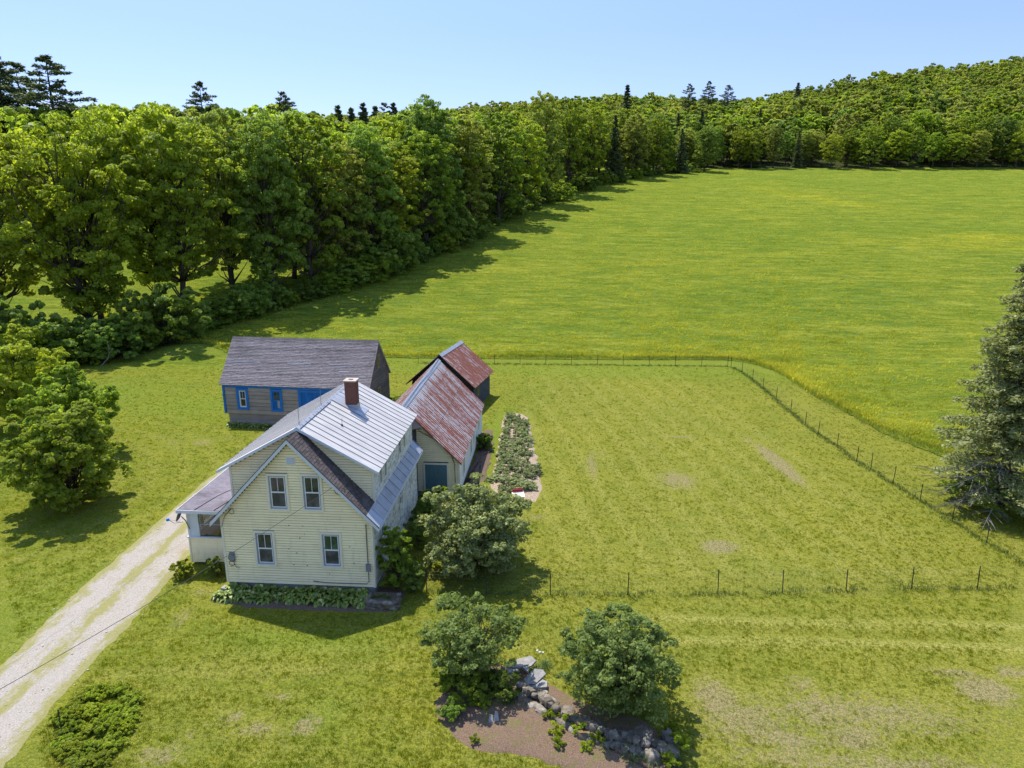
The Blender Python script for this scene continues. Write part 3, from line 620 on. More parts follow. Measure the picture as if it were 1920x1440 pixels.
# shed dormers under standing seam metal
D0, D1 = 1.2, LEN - .05; ZM = 7.60
for s, xe, ze, xw in ((1, 3.56, 5.62, 3.27), (-1, 3.86, 5.47, 3.38)):
    sl = (ZM - ze) / xe; rz = lambda x: ZM - sl * x
    zt = rz(xw) - .1; zb = roofz(xw)
    core = MB(); q = xw - .06; core.prism([(s * .1, D0 + .06, ZM - .16), (s * q, D0 + .06, zt), (s * q, D0 + .06, zb - .05), (s * .1, D0 + .06, roofz(.1) - .05)], (0, D1 - D0 - .06, 0)); core.build('dormer_wall', M['shade_sheath'], house)
    Fd = Fr((0, D0, 0), (1, 0, 0), (0, -1, 0))
    if s > 0: boards(house, Fd, zb - .1, ZM - .15, .125, lambda v: max(.1, (ZR - v) / SL - .12), lambda v: min(xw - .07, (ZM - .11 - v) / sl), M['cream'])
    else: boards(house, Fd, zb - .1, ZM - .15, .125, lambda v: -min(xw - .07, (ZM - .11 - v) / sl), lambda v: -max(.1, (ZR - v) / SL - .12), M['cream'])
    mb = MB(); mb.box(min(s * xw, s * (xw - .075)) - (.02 if s < 0 else 0), max(s * xw, s * (xw - .075)) + (.02 if s > 0 else 0), D0 - .024, D0 + .05, zb - .02, zt - .0); mb.build('corner_board', M['trim'], house)
    Fs = Fr((s * xw, 0, 0), (0, 1, 0), (s, 0, 0))
    dw = [(2.1, 2.62, 4.42, 5.28), (2.98, 3.5, 4.42, 5.28), (6.0, 6.62, 4.42, 5.28), (7.05, 7.6, 4.42, 5.28)] if s > 0 else []
    boards(house, Fs, zb, zt, .125, lambda v: D0 + .06, lambda v: D1, M['peel'] if s > 0 else M['cream'], dw)
    for a in dw: window(house, Fs, *a, casing=.06, upper=1, cmat='trim', fmat='greyframe', smat='greyframe')
    R0, R1 = D0 - .26, D1 + .12
    deck = MB(); slab(deck, [(0, R0, ZM), (0, R1, ZM), (s * xe, R1, ze), (s * xe, R0, ze)], .09); deck.build('dormer_roof_deck', M['fascia'], house)
    npan = 17; pw = (R1 - R0 + .04) / npan; du = Vector((0, 1, 0)); up = Vector((-s, 0, sl)).normalized(); nn = Vector((s * sl, 0, 1)).normalized()
    Ls = math.hypot(xe, xe * sl)
    for i in range(npan):
        y0 = R0 - .02 + i * pw; mb = MB(); e = Vector((s * (xe + .03), y0, ze - .03 * sl)) + nn * .004
        mb.prism([e, e + du * (pw - .012), e + du * (pw - .012) + up * (Ls + .02), e + up * (Ls + .02)], nn * .012)
        mb.build('roof_panel', M['metal'], house)
        if i:
            mb = MB(); e2 = e + du * (-.019); mb.prism([e2, e2 + du * .020, e2 + du * .020 + up * Ls, e2 + up * Ls], nn * .040); mb.build('roof_seam', M['seam'], house)
    for yy in (R0 - .03, R1 + .005):
        mb = MB(); mb.prism([(0, yy, ZM + .02), (s * (xe + .03), yy, ze), (s * (xe + .03), yy, ze - .13), (0, yy, ZM - .12)], (0, .022, 0)); mb.build('rake_board', M['fascia'], house)
mb = MB(); mb.prism([(-.14, R0 - .03, ZM - .055), (0, R0 - .03, ZM + .05), (.14, R0 - .03, ZM - .055), (0, R0 - .03, ZM + .02)], (0, R1 - R0 + .06, 0)); mb.build('ridge_cap', M['galv'], house)
mb = MB(); mb.tube([(.16, R0, ZM - .05), (.16, 5.2, ZM - .05)], .016, 5); mb.build('ridge_cable', M['dark'], house)
# chimney
ch = MB(); cx0, cx1, cy0, cy1, cz0, cz1 = .68, 1.24, 5.9, 6.45, 6.7, 8.42
ch.box(cx0 + .012, cx1 - .012, cy0 + .012, cy1 - .012, cz0, cz1); chim = ch.build('chimney', M['mortar'], house)
mb = MB(); ci = 0; z = 7.0
while z < cz1 - .02:
    off = .1 if ci % 2 else 0
    for (ax, a0, a1, fixed, sg) in (('x', cx0, cx1, cy0, -1), ('x', cx0, cx1, cy1, 1), ('y', cy0, cy1, cx0, -1), ('y', cy0, cy1, cx1, 1)):
        p = a0 - off
        while p < a1 - .01:
            q0, q1 = max(p, a0), min(p + .19, a1); j = rnd.uniform(0, .006)
            if q1 - q0 > .03:
                lo, hi = (fixed - j, fixed + .02) if sg < 0 else (fixed - .02, fixed + j)
                if ax == 'x': mb.box(q0, q1, lo, hi, z, z + .058)
                else: mb.box(lo, hi, q0 + .001, q1 - .001, z, z + .057)
            p += .2
    z += .068; ci += 1
tag(mb.build('bricks', M['brick'], chim), kind='stuff')
mb = MB(); mb.box(cx0 - .05, cx1 + .05, cy0 - .05, cy1 + .05, cz1, cz1 + .06); mb.build('cap', M['cap'], chim)
mb = MB(); mb.box(cx0 + .17, cx1 - .17, cy0 + .17, cy1 - .17, cz1 + .05, cz1 + .068); mb.build('flue_opening', M['dark'], chim)
mb = MB(); mb.box(cx0 - .03, cx1 + .03, cy0 - .03, cy1 + .03, 6.7, 7.22); mb.build('flashing', M['galv'], chim)
mb = MB(); up = Vector((-1, 0, .556)).normalized(); nn = Vector((.556, 0, 1)).normalized()
c0 = Vector((1.62, 5.55, ZM - .556 * 1.62)) + nn * .03; mb.prism([c0, c0 + Vector((0, 1.25, 0)), c0 + Vector((0, 1.25, 0)) + up * 1.75, c0 + up * 1.75], nn * .008); mb.build('chimney_apron', M['galv'], house)
for (x, y, h) in ((0, D0 + .1, 1.05), (-.05, 4.4, .95)):
    mb = MB(); mb.tube([(x, y, ZM), (x, y, ZM + h)], .012, 5); mb.tube([(x - .06, y, ZM + .03), (x, y, ZM + .18), (x + .06, y, ZM + .03)], .008, 4); mb.build('lightning_rod', M['greymetal'], house)
mb = MB(); mb.tube([(1.25, 3.4, 6.8), (1.25, 3.4, 7.0)], .05, 8); mb.tube([(1.25, 3.4, 7.0), (1.27, 3.42, 7.3)], .009, 4); mb.build('vent_pipe', M['dark'], house)
# dark roof joining the house to the ell
# porch
px0, px1, py0, py1, pz, pr = -6.32, -W - .02, 2.2, 8.6, 1.5, 2.86
porch = MB(); porch.box(px0, px1, py0, py0 + .1, .12, pz - .05); porch.box(px0, px0 + .1, py0 + .1, py1, .12, pz - .05); porch.box(px0 + .1, px1, py1 - .1, py1, .12, pz - .05)
porch.box(px0 + .1, px1, py0 + .1, py1 - .1, .12, .4); porch = porch.build('porch', M['cream'], house)
Fp = Fr((0, py0, 0), (1, 0, 0), (0, -1, 0)); Fpl = Fr((px0, 0, 0), (0, 1, 0), (-1, 0, 0))
boards(porch, Fp, .14, pz - .06, .125, lambda v: px0 + .07, lambda v: px1 - .02, M['cream']); boards(porch, Fpl, .14, pz - .06, .125, lambda v: py0 + .05, lambda v: py1, M['cream'])
mb = MB(); mb.box(px0 - .05, px1 - .01, py0 - .06, py0 + .14, pz - .05, pz); mb.box(px0 - .05, px0 + .14, py0 + .141, py1, pz - .05, pz); mb.build('sill', M['fascia'], porch)
mb = MB(); mb.box(px0 - .015, px0 + .06, py0 - .028, py0 + .05, .1, pz - .05); mb.build('corner_board', M['trim'], porch)
def post(x, y, w=.11, w2=None):
    mb = MB(); mb.box(x, x + w, y, y + (w2 or .1), pz, pr - .1); mb.build('post', M['fascia'], porch)
for x in (px0, px0 + .46, -4.62, -W - .13): post(x, py0)
mb = MB(); mb.box(px0 + .112, px0 + .458, py0 + .02, py0 + .05, pz, pr - .1); mb.build('corner_panel', M['fascia'], porch)
for y in (3.4, 4.7, 6.0, 7.3, py1 - .11): post(px0, y)
mb = MB(); mb.box(px0 - .005, px1 - .01, py0 - .005, py0 + .11, pr - .1, pr - .02); mb.box(px0 - .005, px0 + .11, py0 + .112, py1, pr - .1, pr - .02); mb.build('header', M['fascia'], porch)
for (a, b) in ((px0 + .57, -4.63), (-4.50, -W - .14)):
    mb = MB(); mb.box(a + .005, b - .005, py0 + .045, py0 + .052, pz, pr - .1); mb.build('pane', M['pane'], porch)
    mb = MB(); mb.box(a, b, py0 + .03, py0 + .07, pz + .62, pz + .66)
    mb.box(a, a + .035, py0 + .031, py0 + .069, pz, pz + .62); mb.box(b - .035, b, py0 + .031, py0 + .069, pz, pz + .62); mb.build('muntin', M['greyframe'], porch)
for (a, b) in ((2.31, 3.39), (7.41, py1 - .12), (3.51, 4.69), (4.81, 5.99), (6.11, 7.29)):
    mb = MB(); mb.box(px0 + .045, px0 + .052, a, b, pz, pr - .1); mb.build('pane', M['pane'], porch)
    mb = MB(); mb.box(px0 + .03, px0 + .07, a, b, pz + .62, pz + .66); mb.build('muntin', M['fascia'], porch)
mb = MB(); mb.box(px0 + .3, -4.0, 4.5, 5.1, .4, .85); mb.box(px0 + .3, px0 + .8, 6, 7, .4, 1.2); mb.build('bench', M['greyframe'], porch)
mb = MB(); P0 = [(-6.62, 1.93, 2.96), (-W + .1, 1.93, 3.06), (-W + .1, py1 + .2, 3.1), (-6.62, py1 + .2, 2.98)]; slab(mb, P0, .045); mb.build('porch_roof', M['porchroof'], porch)
mb = MB(); mb.box(-6.62, -W - .02, 1.905, 1.93, 2.83, 2.99); mb.box(-6.645, -6.62, 1.905, py1 + .2, 2.82, 2.99); mb.build('fascia', M['fascia'], porch)
mb = MB(); mb.box(-6.61, -W - .02, 1.935, py1 + .18, 2.82, 2.86); mb.build('porch_ceiling', M['fascia'], porch)
for pts in ([(-5.75, 1.95), (-5.4, 3.6), (-4.6, 5.4), (-4.1, 8)], [(-4.75, 1.95), (-4.35, 3.7), (-4.0, 4.6)]):
    mb = MB(); mb.tube([(x, y, 2.975 + (x + 6.62) * .031) for x, y in pts], .022, 4); mb.build('tar_seam', M['dark'], porch)
# meter, pipes and loops of cable on the front
mb = MB(); mb.tube([(-3.08, -.03, 1.72), (-3.08, -.14, 1.72)], .15, 14); mb.box(-3.2, -2.95, -.06, -.02, 1.5, 1.95); mb.build('electric_meter', M['greymetal'], house)
mb = MB(); mb.tube([(3.17, -.06, 3.55), (3.17, -.06, 1.6)], .022, 6); mb.tube([(3.17, -.06, 1.3), (3.17, -.06, .75), (3.05, -.06, .62), (1.2, -.05, .6), (.6, -.05, .66)], .02, 5); mb.build('conduit', M['wire'], house)
mb = MB(); mb.box(3.08, 3.27, -.14, -.02, 1.28, 1.62); mb.build('junction_box', M['greymetal'], house)
def loop(cx, cy, r, a0, a1, y=-.08, n=14):
    return [(cx + r * math.cos(a0 + (a1 - a0) * i / n), y, cy + r * math.sin(a0 + (a1 - a0) * i / n)) for i in range(n + 1)]
mb = MB(); mb.tube([(1.92, -.09, 5.30)] + loop(2.1, 5.14, .22, 2.4, 6.6), .012, 5); mb.tube(loop(-2.86, 3.98, .12, 0, 6.2), .012, 4); mb.tube(loop(-3.1, 1.42, .12, 0, 6.2), .014, 4)
mb.tube([(-2.86, -.06, 4.1), (-3.2, -.06, 3.75), (-3.4, -.06, 3.2)], .012, 4); mb.tube([(-3.0, -.06, 1.4), (-2.9, -.06, 1.2), (-2.75, -.06, 1.2)], .01, 4); mb.build('cable_loops', M['cable'], house)
r2 = random.Random(5)
mb = MB()
for (x, z) in ((-.35, 3.35), (.28, 3.34), (.32, 2.95), (-.45, 2.2), (-.28, 1.42), (.34, 1.40), (1.35, 1.02), (1.2, 2.3), (-.1, 2.0), (2.5, 1.6), (.1, 2.75), (-2.6, 3.5), (2.35, 2.4)):
    mb.box(x, x + r2.uniform(.03, .06), -.024, -.014, z, z + .03)
tag(mb.build('siding_chips', M['dark'], house), kind='stuff')

# ---------------------------------------------------------------- ell with the rusty roof
ell = empty('barn_ell', (-9.2, 39.2, 0), 0, 'cream outbuilding behind the house with a rust streaked metal roof and teal boarded opening', 'outbuilding')
EW, EZ, EL = 3.27, 5.62, 12.0; ES = 1.0
mb = MB(); mb.box(-EW + .05, EW - .05, .05, EL - .05, -.15, .32); mb.build('foundation', M['concrete'], ell)
ezw = EZ - ES * EW - .08
mb = MB(); q = EW - .06; mb.prism([(-q, .06, .3), (q, .06, .3), (q, .06, ezw), (0, .06, EZ - .08), (-q, .06, ezw)], (0, EL - .12, 0)); mb.build('wall', M['shade_sheath'], ell)
F1 = Fr((0, 0, 0), (1, 0, 0), (0, -1, 0)); door = (1.1, 2.62, -.0, 2.12)
boards(ell, F1, .3, EZ - .12, .125, lambda v: -min(EW, (EZ - .09 - v) / ES), lambda v: min(EW - .09, (EZ - .09 - v) / ES), M['cream'], [door])
mb = MB()
for a in ((1.1, 1.2, .1, 2.02), (2.52, 2.62, .1, 2.02), (1.1, 2.62, 2.02, 2.12), (1.05, 2.67, .0, .1)): F1.box(mb, *a, -.02, .045)
dr_ = mb.build('door_frame', M['trim'], ell)
for i in range(5):
    mb = MB(); F1.box(mb, 1.203 + i * .263, 1.203 + (i + 1) * .263 - .006, .103, 2.017, -.01, .03); mb.build('board', M['teal'], dr_)
mb = MB(); mb.box(EW - .09, EW + .02, -.026, -.001, .28, ezw); mb.build('corner_board', M['trim'], ell)
F2 = Fr((EW, 0, 0), (0, 1, 0), (1, 0, 0)); ew = [(1.3, 2.05, .75, 2.15), (4.9, 5.6, .75, 2.0), (6.4, 7.0, 1.0, 1.95), (9.4, 9.9, 1.1, 1.9)]
boards(ell, F2, .3, ezw, .12, lambda v: 0, lambda v: EL, M['ellside'], ew)
for a in ew: window(ell, F2, *a, casing=.07, upper=1, fmat='greyframe', smat='fascia')
F3 = Fr((-EW, 0, 0), (0, 1, 0), (-1, 0, 0)); boards(ell, F3, .3, ezw, .12, lambda v: 0, lambda v: EL, M['ellside'])
F4 = Fr((0, EL, 0), (1, 0, 0), (0, 1, 0)); boards(ell, F4, .3, EZ - .12, .12, lambda v: -min(EW, (EZ - .09 - v) / ES), lambda v: min(EW, (EZ - .09 - v) / ES), M['ellside'])
for s in (-1, 1):
    xe = EW + .12; Ls = xe * math.hypot(1, ES); up = Vector((-s, 0, ES)).normalized()
    mb = MB(); slab(mb, [(0, -.16, EZ), (0, EL + .12, EZ), (s * xe, EL + .12, EZ - ES * xe), (s * xe, -.16, EZ - ES * xe)], .07); mb.build('roof_deck', M['galv'], ell)
    nsh = 21; pw = (EL + .36) / nsh
    for tier in range(2):
        for i in range(nsh):
            y0 = -.2 + i * pw; l = Ls * (.54 if tier == 0 else .52)
            e = Vector((s * (xe + .05), y0 + .006, EZ - ES * (xe + .05))) + up * (0 if tier == 0 else Ls * .50)
            mb = rib_sheet(e, (0, 1, 0), up, pw + .01, l, 2, .028, lift=.012 + (.012 if tier else 0))
            with_height(mb.build('roof_sheet', M['rust'], ell), EZ - ES * xe, EZ)
    mb = MB(); mb.prism([(0, -.22, EZ + .02), (s * (xe + .05), -.22, EZ + .02 - ES * (xe + .05)), (s * (xe + .05), -.22, EZ - .1 - ES * (xe + .05)), (0, -.22, EZ - .1)], (0, .02, 0)); mb.build('rake_board', M['rust2'] if s > 0 else M['fascia'], ell)
mb = MB(); mb.prism([(-.2, -.24, EZ - .10), (0, -.24, EZ + .085), (.2, -.24, EZ - .10), (0, -.24, EZ + .05)], (0, EL + .42, 0)); mb.build('ridge_cap', M['galv'], ell)
mb = MB(); mb.tube([(.1, -.2, EZ + .05), (.06, 5, EZ + .06), (.12, 8, EZ + .04), (.05, EL + .1, EZ + .06)], .014, 4); mb.tube([(-.1, -.2, EZ + .05), (-.08, EL + .1, EZ + .06)], .014, 4); mb.build('ridge_cable', M['dark'], ell)
mb = MB(); slab(mb, [(0, -1.9, EZ - .06), (0, -.18, EZ - .06), (1.14, -.18, EZ - .06 - 1.14), (1.14, -.35, EZ - .06 - 1.14), (.78, -1.9, EZ - .06 - .78)], .1)
slab(mb, [(0, -1.9, EZ - .06), (0, -.18, EZ - .06), (-2.6, -.18, EZ - .06 - 2.6), (-2.6, -1.9, EZ - .06 - 2.6)], .1); mb.build('connecting_roof', M['darkshingle'], ell)
mb = MB(); mb.prism([(-2.6, -1.9, .3), (.75, -1.9, .3), (.75, -1.9, EZ - .95), (0, -1.9, EZ - .2), (-2.6, -1.9, EZ - 2.8)], (0, 1.9, 0)); mb.build('connecting_wall', M['darkshingle'], ell)
mb = MB(); mb.tube([(.9, -.06, 4.15), (1.6, -.06, 3.75), (2.3, -.06, 3.35), (2.75, -.06, 2.8), (3.0, -.06, 2.1), (3.02, -.06, .9)], .018, 5); mb.build('cable', M['cable'], ell)
# ---------------------------------------------------------------- back shed
shed = empty('small_shed', (-10.1, 57.0, 0), R(-9.6), 'small dark board shed with a red rusted metal roof behind the outbuilding', 'shed')
SW, SZ, SLn = 2.75, 4.72, 5.6; SS = .87
sz = SZ - SS * SW - .08
mb = MB(); q = SW - .06; mb.prism([(-q, .61, -.1), (q, .61, -.1), (q, .61, sz), (0, .61, SZ - .08), (-q, .61, sz)], (0, SLn - .61, 0)); mb.build('wall', M['darkwood'], shed)
Fa = Fr((0, .55, 0), (1, 0, 0), (0, -1, 0)); boards(shed, Fa, 0, SZ - .1, .19, lambda v: -min(SW, (SZ - .09 - v) / SS), lambda v: min(SW, (SZ - .09 - v) / SS), M['darkwood'], name='board')
Fb = Fr((SW, .55, 0), (0, 1, 0), (1, 0, 0)); boards(shed, Fb, 0, sz, .19, lambda v: 0, lambda v: SLn - .55, M['shedwood'], [(1.0, 1.5, .9, 1.8)], name='board')
window(shed, Fb, 1.0, 1.5, .9, 1.8, casing=.07, upper=1, cmat='olive', fmat='olive', smat='olive')
for s in (-1, 1):
    xe = SW + .27; Ls = xe * math.hypot(1, SS); up = Vector((-s, 0, SS)).normalized()
    mb = MB(); slab(mb, [(0, -.02, SZ), (0, SLn + .32, SZ), (s * xe, SLn + .32, SZ - SS * xe), (s * xe, -.02, SZ - SS * xe)], .07); mb.build('roof_deck', M['darkwood'], shed)
    nsh = 11; pw = (SLn + .42) / nsh
    for i in range(nsh):
        e = Vector((s * (xe + .04), -.05 + i * pw, SZ - SS * (xe + .04))); mb = rib_sheet(e, (0, 1, 0), up, pw + .01, Ls + .04, 2, .028)
        with_height(mb.build('roof_sheet', M['rust2'], shed), SZ - SS * xe, SZ + .8)
    mb = MB(); mb.prism([(0, -.07, SZ + .01), (s * (xe + .04), -.07, SZ - SS * (xe + .04)), (s * (xe + .04), -.07, SZ - .1 - SS * (xe + .04)), (0, -.07, SZ - .1)], (0, .02, 0)); mb.build('rake_board', M['darkwood'], shed)
mb = MB(); mb.prism([(-.24, -.09, SZ - .14), (0, -.09, SZ + .08), (.24, -.09, SZ - .14), (0, -.09, SZ + .045)], (0, SLn + .5, 0)); mb.build('ridge_cap', M['galv'], shed)
# ---------------------------------------------------------------- barn
barn = empty('barn', (-26.45, 51.88, 0), R(-3.3), 'weathered grey board barn with bright blue doors and window trim', 'barn')
BL, BD, BZ, BE = 11.85, 5.3, 6.48, 3.3
mb = MB(); mb.box(.25, BL - .1, .15, BD - .1, -.15, .95); mb.build('foundation', M['barnwood'], barn)
bs = (BZ - BE) / (BD / 2 + .12)
mb = MB(); mb.prism([(.06, .06, .9), (.06, BD, .9), (.06, BD, BE + .02), (.06, BD / 2, BZ - .1), (.06, .06, BE + .02)], (BL - .12, 0, 0)); mb.build('wall', M['barnwood'], barn)
Fc = Fr((0, 0, 0), (1, 0, 0), (0, -1, 0)); bwin = [(1.15, 2.1, 1.25, 3.0), (3.95, 4.9, 1.2, 3.0)]; bdoor = (6.2, 11.0, .1, 3.0)
boards(barn, Fc, .92, 3.04, .3, lambda v: .2, lambda v: BL - .16, M['barnwood'], bwin + [bdoor], name='board', lap=.016)
Fc0 = Fr((0, .15, 0), (1, 0, 0), (0, -1, 0)); boards(barn, Fc0, .0, .9, .3, lambda v: .25, lambda v: 6.1, M['barnwood'], name='board', lap=.016)
mb = MB(); Fc.box(mb, 0, BL, 3.03, 3.25, 0, .05); mb.build('frieze_board', M['blue'], barn)
for a in ((0, .17), (BL - .17, BL)): mb = MB(); Fc.box(mb, *a, .9, 3.03, 0, .045); mb.build('corner_board', M['blue'], barn)
window(barn, Fc, *bwin[0], casing=.19, cmat='blue', fmat='white', smat='white', gl=('glass', 'glass'), cw=.05)
w2 = window(barn, Fc, *bwin[1], casing=.16, cmat='blue', fmat='blue', smat='blue', gl=('glass', 'curtain'), cw=.05)
mb = MB(); Fc.box(mb, 4.15, 4.42, 1.42, 2.05, -.02, .02); mb.build('blue_panel', M['bluedoor'], w2)
mb = MB(); Fc.box(mb, 6.2, 6.42, .1, 3.0, 0, .05); Fc.box(mb, 10.8, 11.0, .1, 3.0, 0, .05); Fc.box(mb, 6.42, 10.8, 2.82, 3.0, 0, .05); dfr = mb.build('door_frame', M['blue'], barn)
for i in range(14):
    mb = MB(); a = 6.425 + i * .3125; Fc.box(mb, a, a + .305, .12, 2.815, -.04, -.005 + rnd.uniform(0, .008)); mb.build('door_board', M['bluedoor'], dfr)
Fg = Fr((BL, 0, 0), (0, 1, 0), (1, 0, 0)); gw = [(2.2, 2.85, 1.3, 2.75), (2.35, 2.9, 4.3, 5.4)]
gl_ = lambda v: max(0, BD / 2 - (BZ - .14 - v) / bs)
boards(barn, Fg, .0, BZ - .15, .24, gl_, lambda v: BD - gl_(v), M['barnwoodz'], gw, name='board', lap=.016)
for a in gw: window(barn, Fg, *a, casing=.09, cmat='olive', fmat='olive', smat='olive', upper=1)
Fh = Fr((0, 0, 0), (0, 1, 0), (-1, 0, 0)); boards(barn, Fh, .92, BZ - .15, .3, gl_, lambda v: BD - gl_(v), M['barnwood'], name='board', lap=.016)
for s in (-1, 1):
    ye = BD / 2 + .16; rr = lambda t: BZ - bs * t; yc = BD / 2
    mb = MB(); slab(mb, [(-.15, yc, BZ), (BL + .12, yc, BZ), (BL + .12, yc + s * ye, rr(ye)), (-.15, yc + s * ye, rr(ye))], .08); mb.build('roof_deck', M['barnshingle'], barn)
    Ls = ye * math.hypot(1, bs); nc = 32; d_ = Vector((0, s, -bs)).normalized(); n_ = Vector((0, s * bs, 1)).normalized()
    for i in range(nc):                             # one object per course of shingles, its butt edge uneven
        mb = MB(); t = (i + 1) * Ls / nc; x = -.17
        while x < BL + .13:
            x1 = min(x + rnd.uniform(.16, .34), BL + .14); jt = rnd.gauss(0, .008)
            p = Vector((x, yc, BZ)) + d_ * (t + jt) + n_ * (.008); q = Vector((x1 - .008, yc, BZ)) + d_ * (t + jt) + n_ * .008
            A = [p, q, q - d_ * .15 - n_ * .006, p - d_ * .15 - n_ * .006]; lift = .016 + rnd.uniform(0, .014)
            vs = A + [A[0] + n_ * lift, A[1] + n_ * lift, A[2] + n_ * .004, A[3] + n_ * .004]
            mb.add(vs, [(4, 5, 6, 7), (0, 1, 5, 4), (1, 2, 6, 5), (3, 0, 4, 7)] if s < 0 else [(7, 6, 5, 4), (4, 5, 1, 0), (5, 6, 2, 1), (7, 4, 0, 3)])
            x = x1
        mb.build('shingle_course', M['barnshingle'], barn)
    for xx in (-.17, BL + .12):
        mb = MB(); mb.prism([(xx, yc, BZ + .03), (xx, yc + s * ye, rr(ye) + .03), (xx, yc + s * ye, rr(ye) - .11), (xx, yc, BZ - .11)], (.022, 0, 0)); mb.build('rake_board', M['barnwood'], barn)
    if s < 0:
        for (x0_, x1_, t, h_) in ((.1, 2.75, 2.25, .05), (5.0, 6.9, 2.25, .045), (8.4, 10.3, 2.25, .045), (9.3, 10.1, 2.85, .05), (11.0, 11.5, 3.25, .04), (1.6, 1.75, .55, .1)):
            p = Vector((x0_, yc, BZ)) + d_ * t + n_ * .03; q = Vector((x1_, yc, BZ)) + d_ * t + n_ * .03
            mb = MB(); mb.prism([p, q, q - d_ * h_, p - d_ * h_], n_ * .008); mb.build('roof_patch', M['galv'], barn)
mb = MB(); mb.prism([(-.17, BD / 2 - .14, BZ - .12), (-.17, BD / 2, BZ + .06), (-.17, BD / 2 + .14, BZ - .12), (-.17, BD / 2, BZ + .03)], (BL + .31, 0, 0)); mb.build('ridge_cap', M['barnshingle'], barn)

# ---------------------------------------------------------------- leaves and trees
rs = np.random.RandomState(11)
def unit(n):
    v = rs.normal(size=(n, 3)); return v / np.linalg.norm(v, axis=1, keepdims=True)
def leaf_quads(c, nrm, size, asp=.7):
    n = len(c); r = unit(n); t = np.cross(nrm, r); t /= np.linalg.norm(t, axis=1, keepdims=True) + 1e-9; b = np.cross(nrm, t)
    s = (size * rs.uniform(.7, 1.3, n))[:, None]; w = s * asp
    v = np.stack([c - t * s, c - b * w + nrm * s * .12, c + t * s, c + b * w + nrm * s * .12], 1).reshape(-1, 3)
    return v, np.arange(n * 4).reshape(-1, 4)
def puffs(centers, radii, nleaf, leaf, up=.45, flat=.6, asp=.7, tint0=None):
    """Leaves spread through the outer part of many small clumps."""
    k = len(centers); idx = np.repeat(np.arange(k), nleaf); n = len(idx)
    d = unit(n); rr = rs.uniform(.45, 1.0, n) ** .6
    off = d * rr[:, None] * radii[idx][:, None]; off[:, 2] *= flat
    c = centers[idx] + off
    nm = d + unit(n) * .7; nm[:, 2] += up; nm /= np.linalg.norm(nm, axis=1, keepdims=True)
    base = rs.uniform(0, 1, k) if tint0 is None else tint0
    t = np.clip(.62 * base[idx] + .38 * rs.uniform(0, 1, n), 0, 1)
    v, q = leaf_quads(c, nm, np.full(n, leaf), asp); return v, q, t
def branchy(mb, a, b, r0, r1, n=5, wig=.12, sides=5):
    a = Vector(a); b = Vector(b); L_ = (b - a).length; pts = []
    for i in range(n + 1):
        t = i / n; p = a.lerp(b, t); s = math.sin(t * math.pi) * L_ * wig
        pts.append(p + Vector((rnd.uniform(-s, s) * .5, rnd.uniform(-s, s) * .5, -s * .35 + rnd.uniform(-s, s) * .2)))
    pts[0] = a; pts[-1] = b
    mb.tube(pts, [r0 + (r1 - r0) * i / n for i in range(n + 1)], sides)
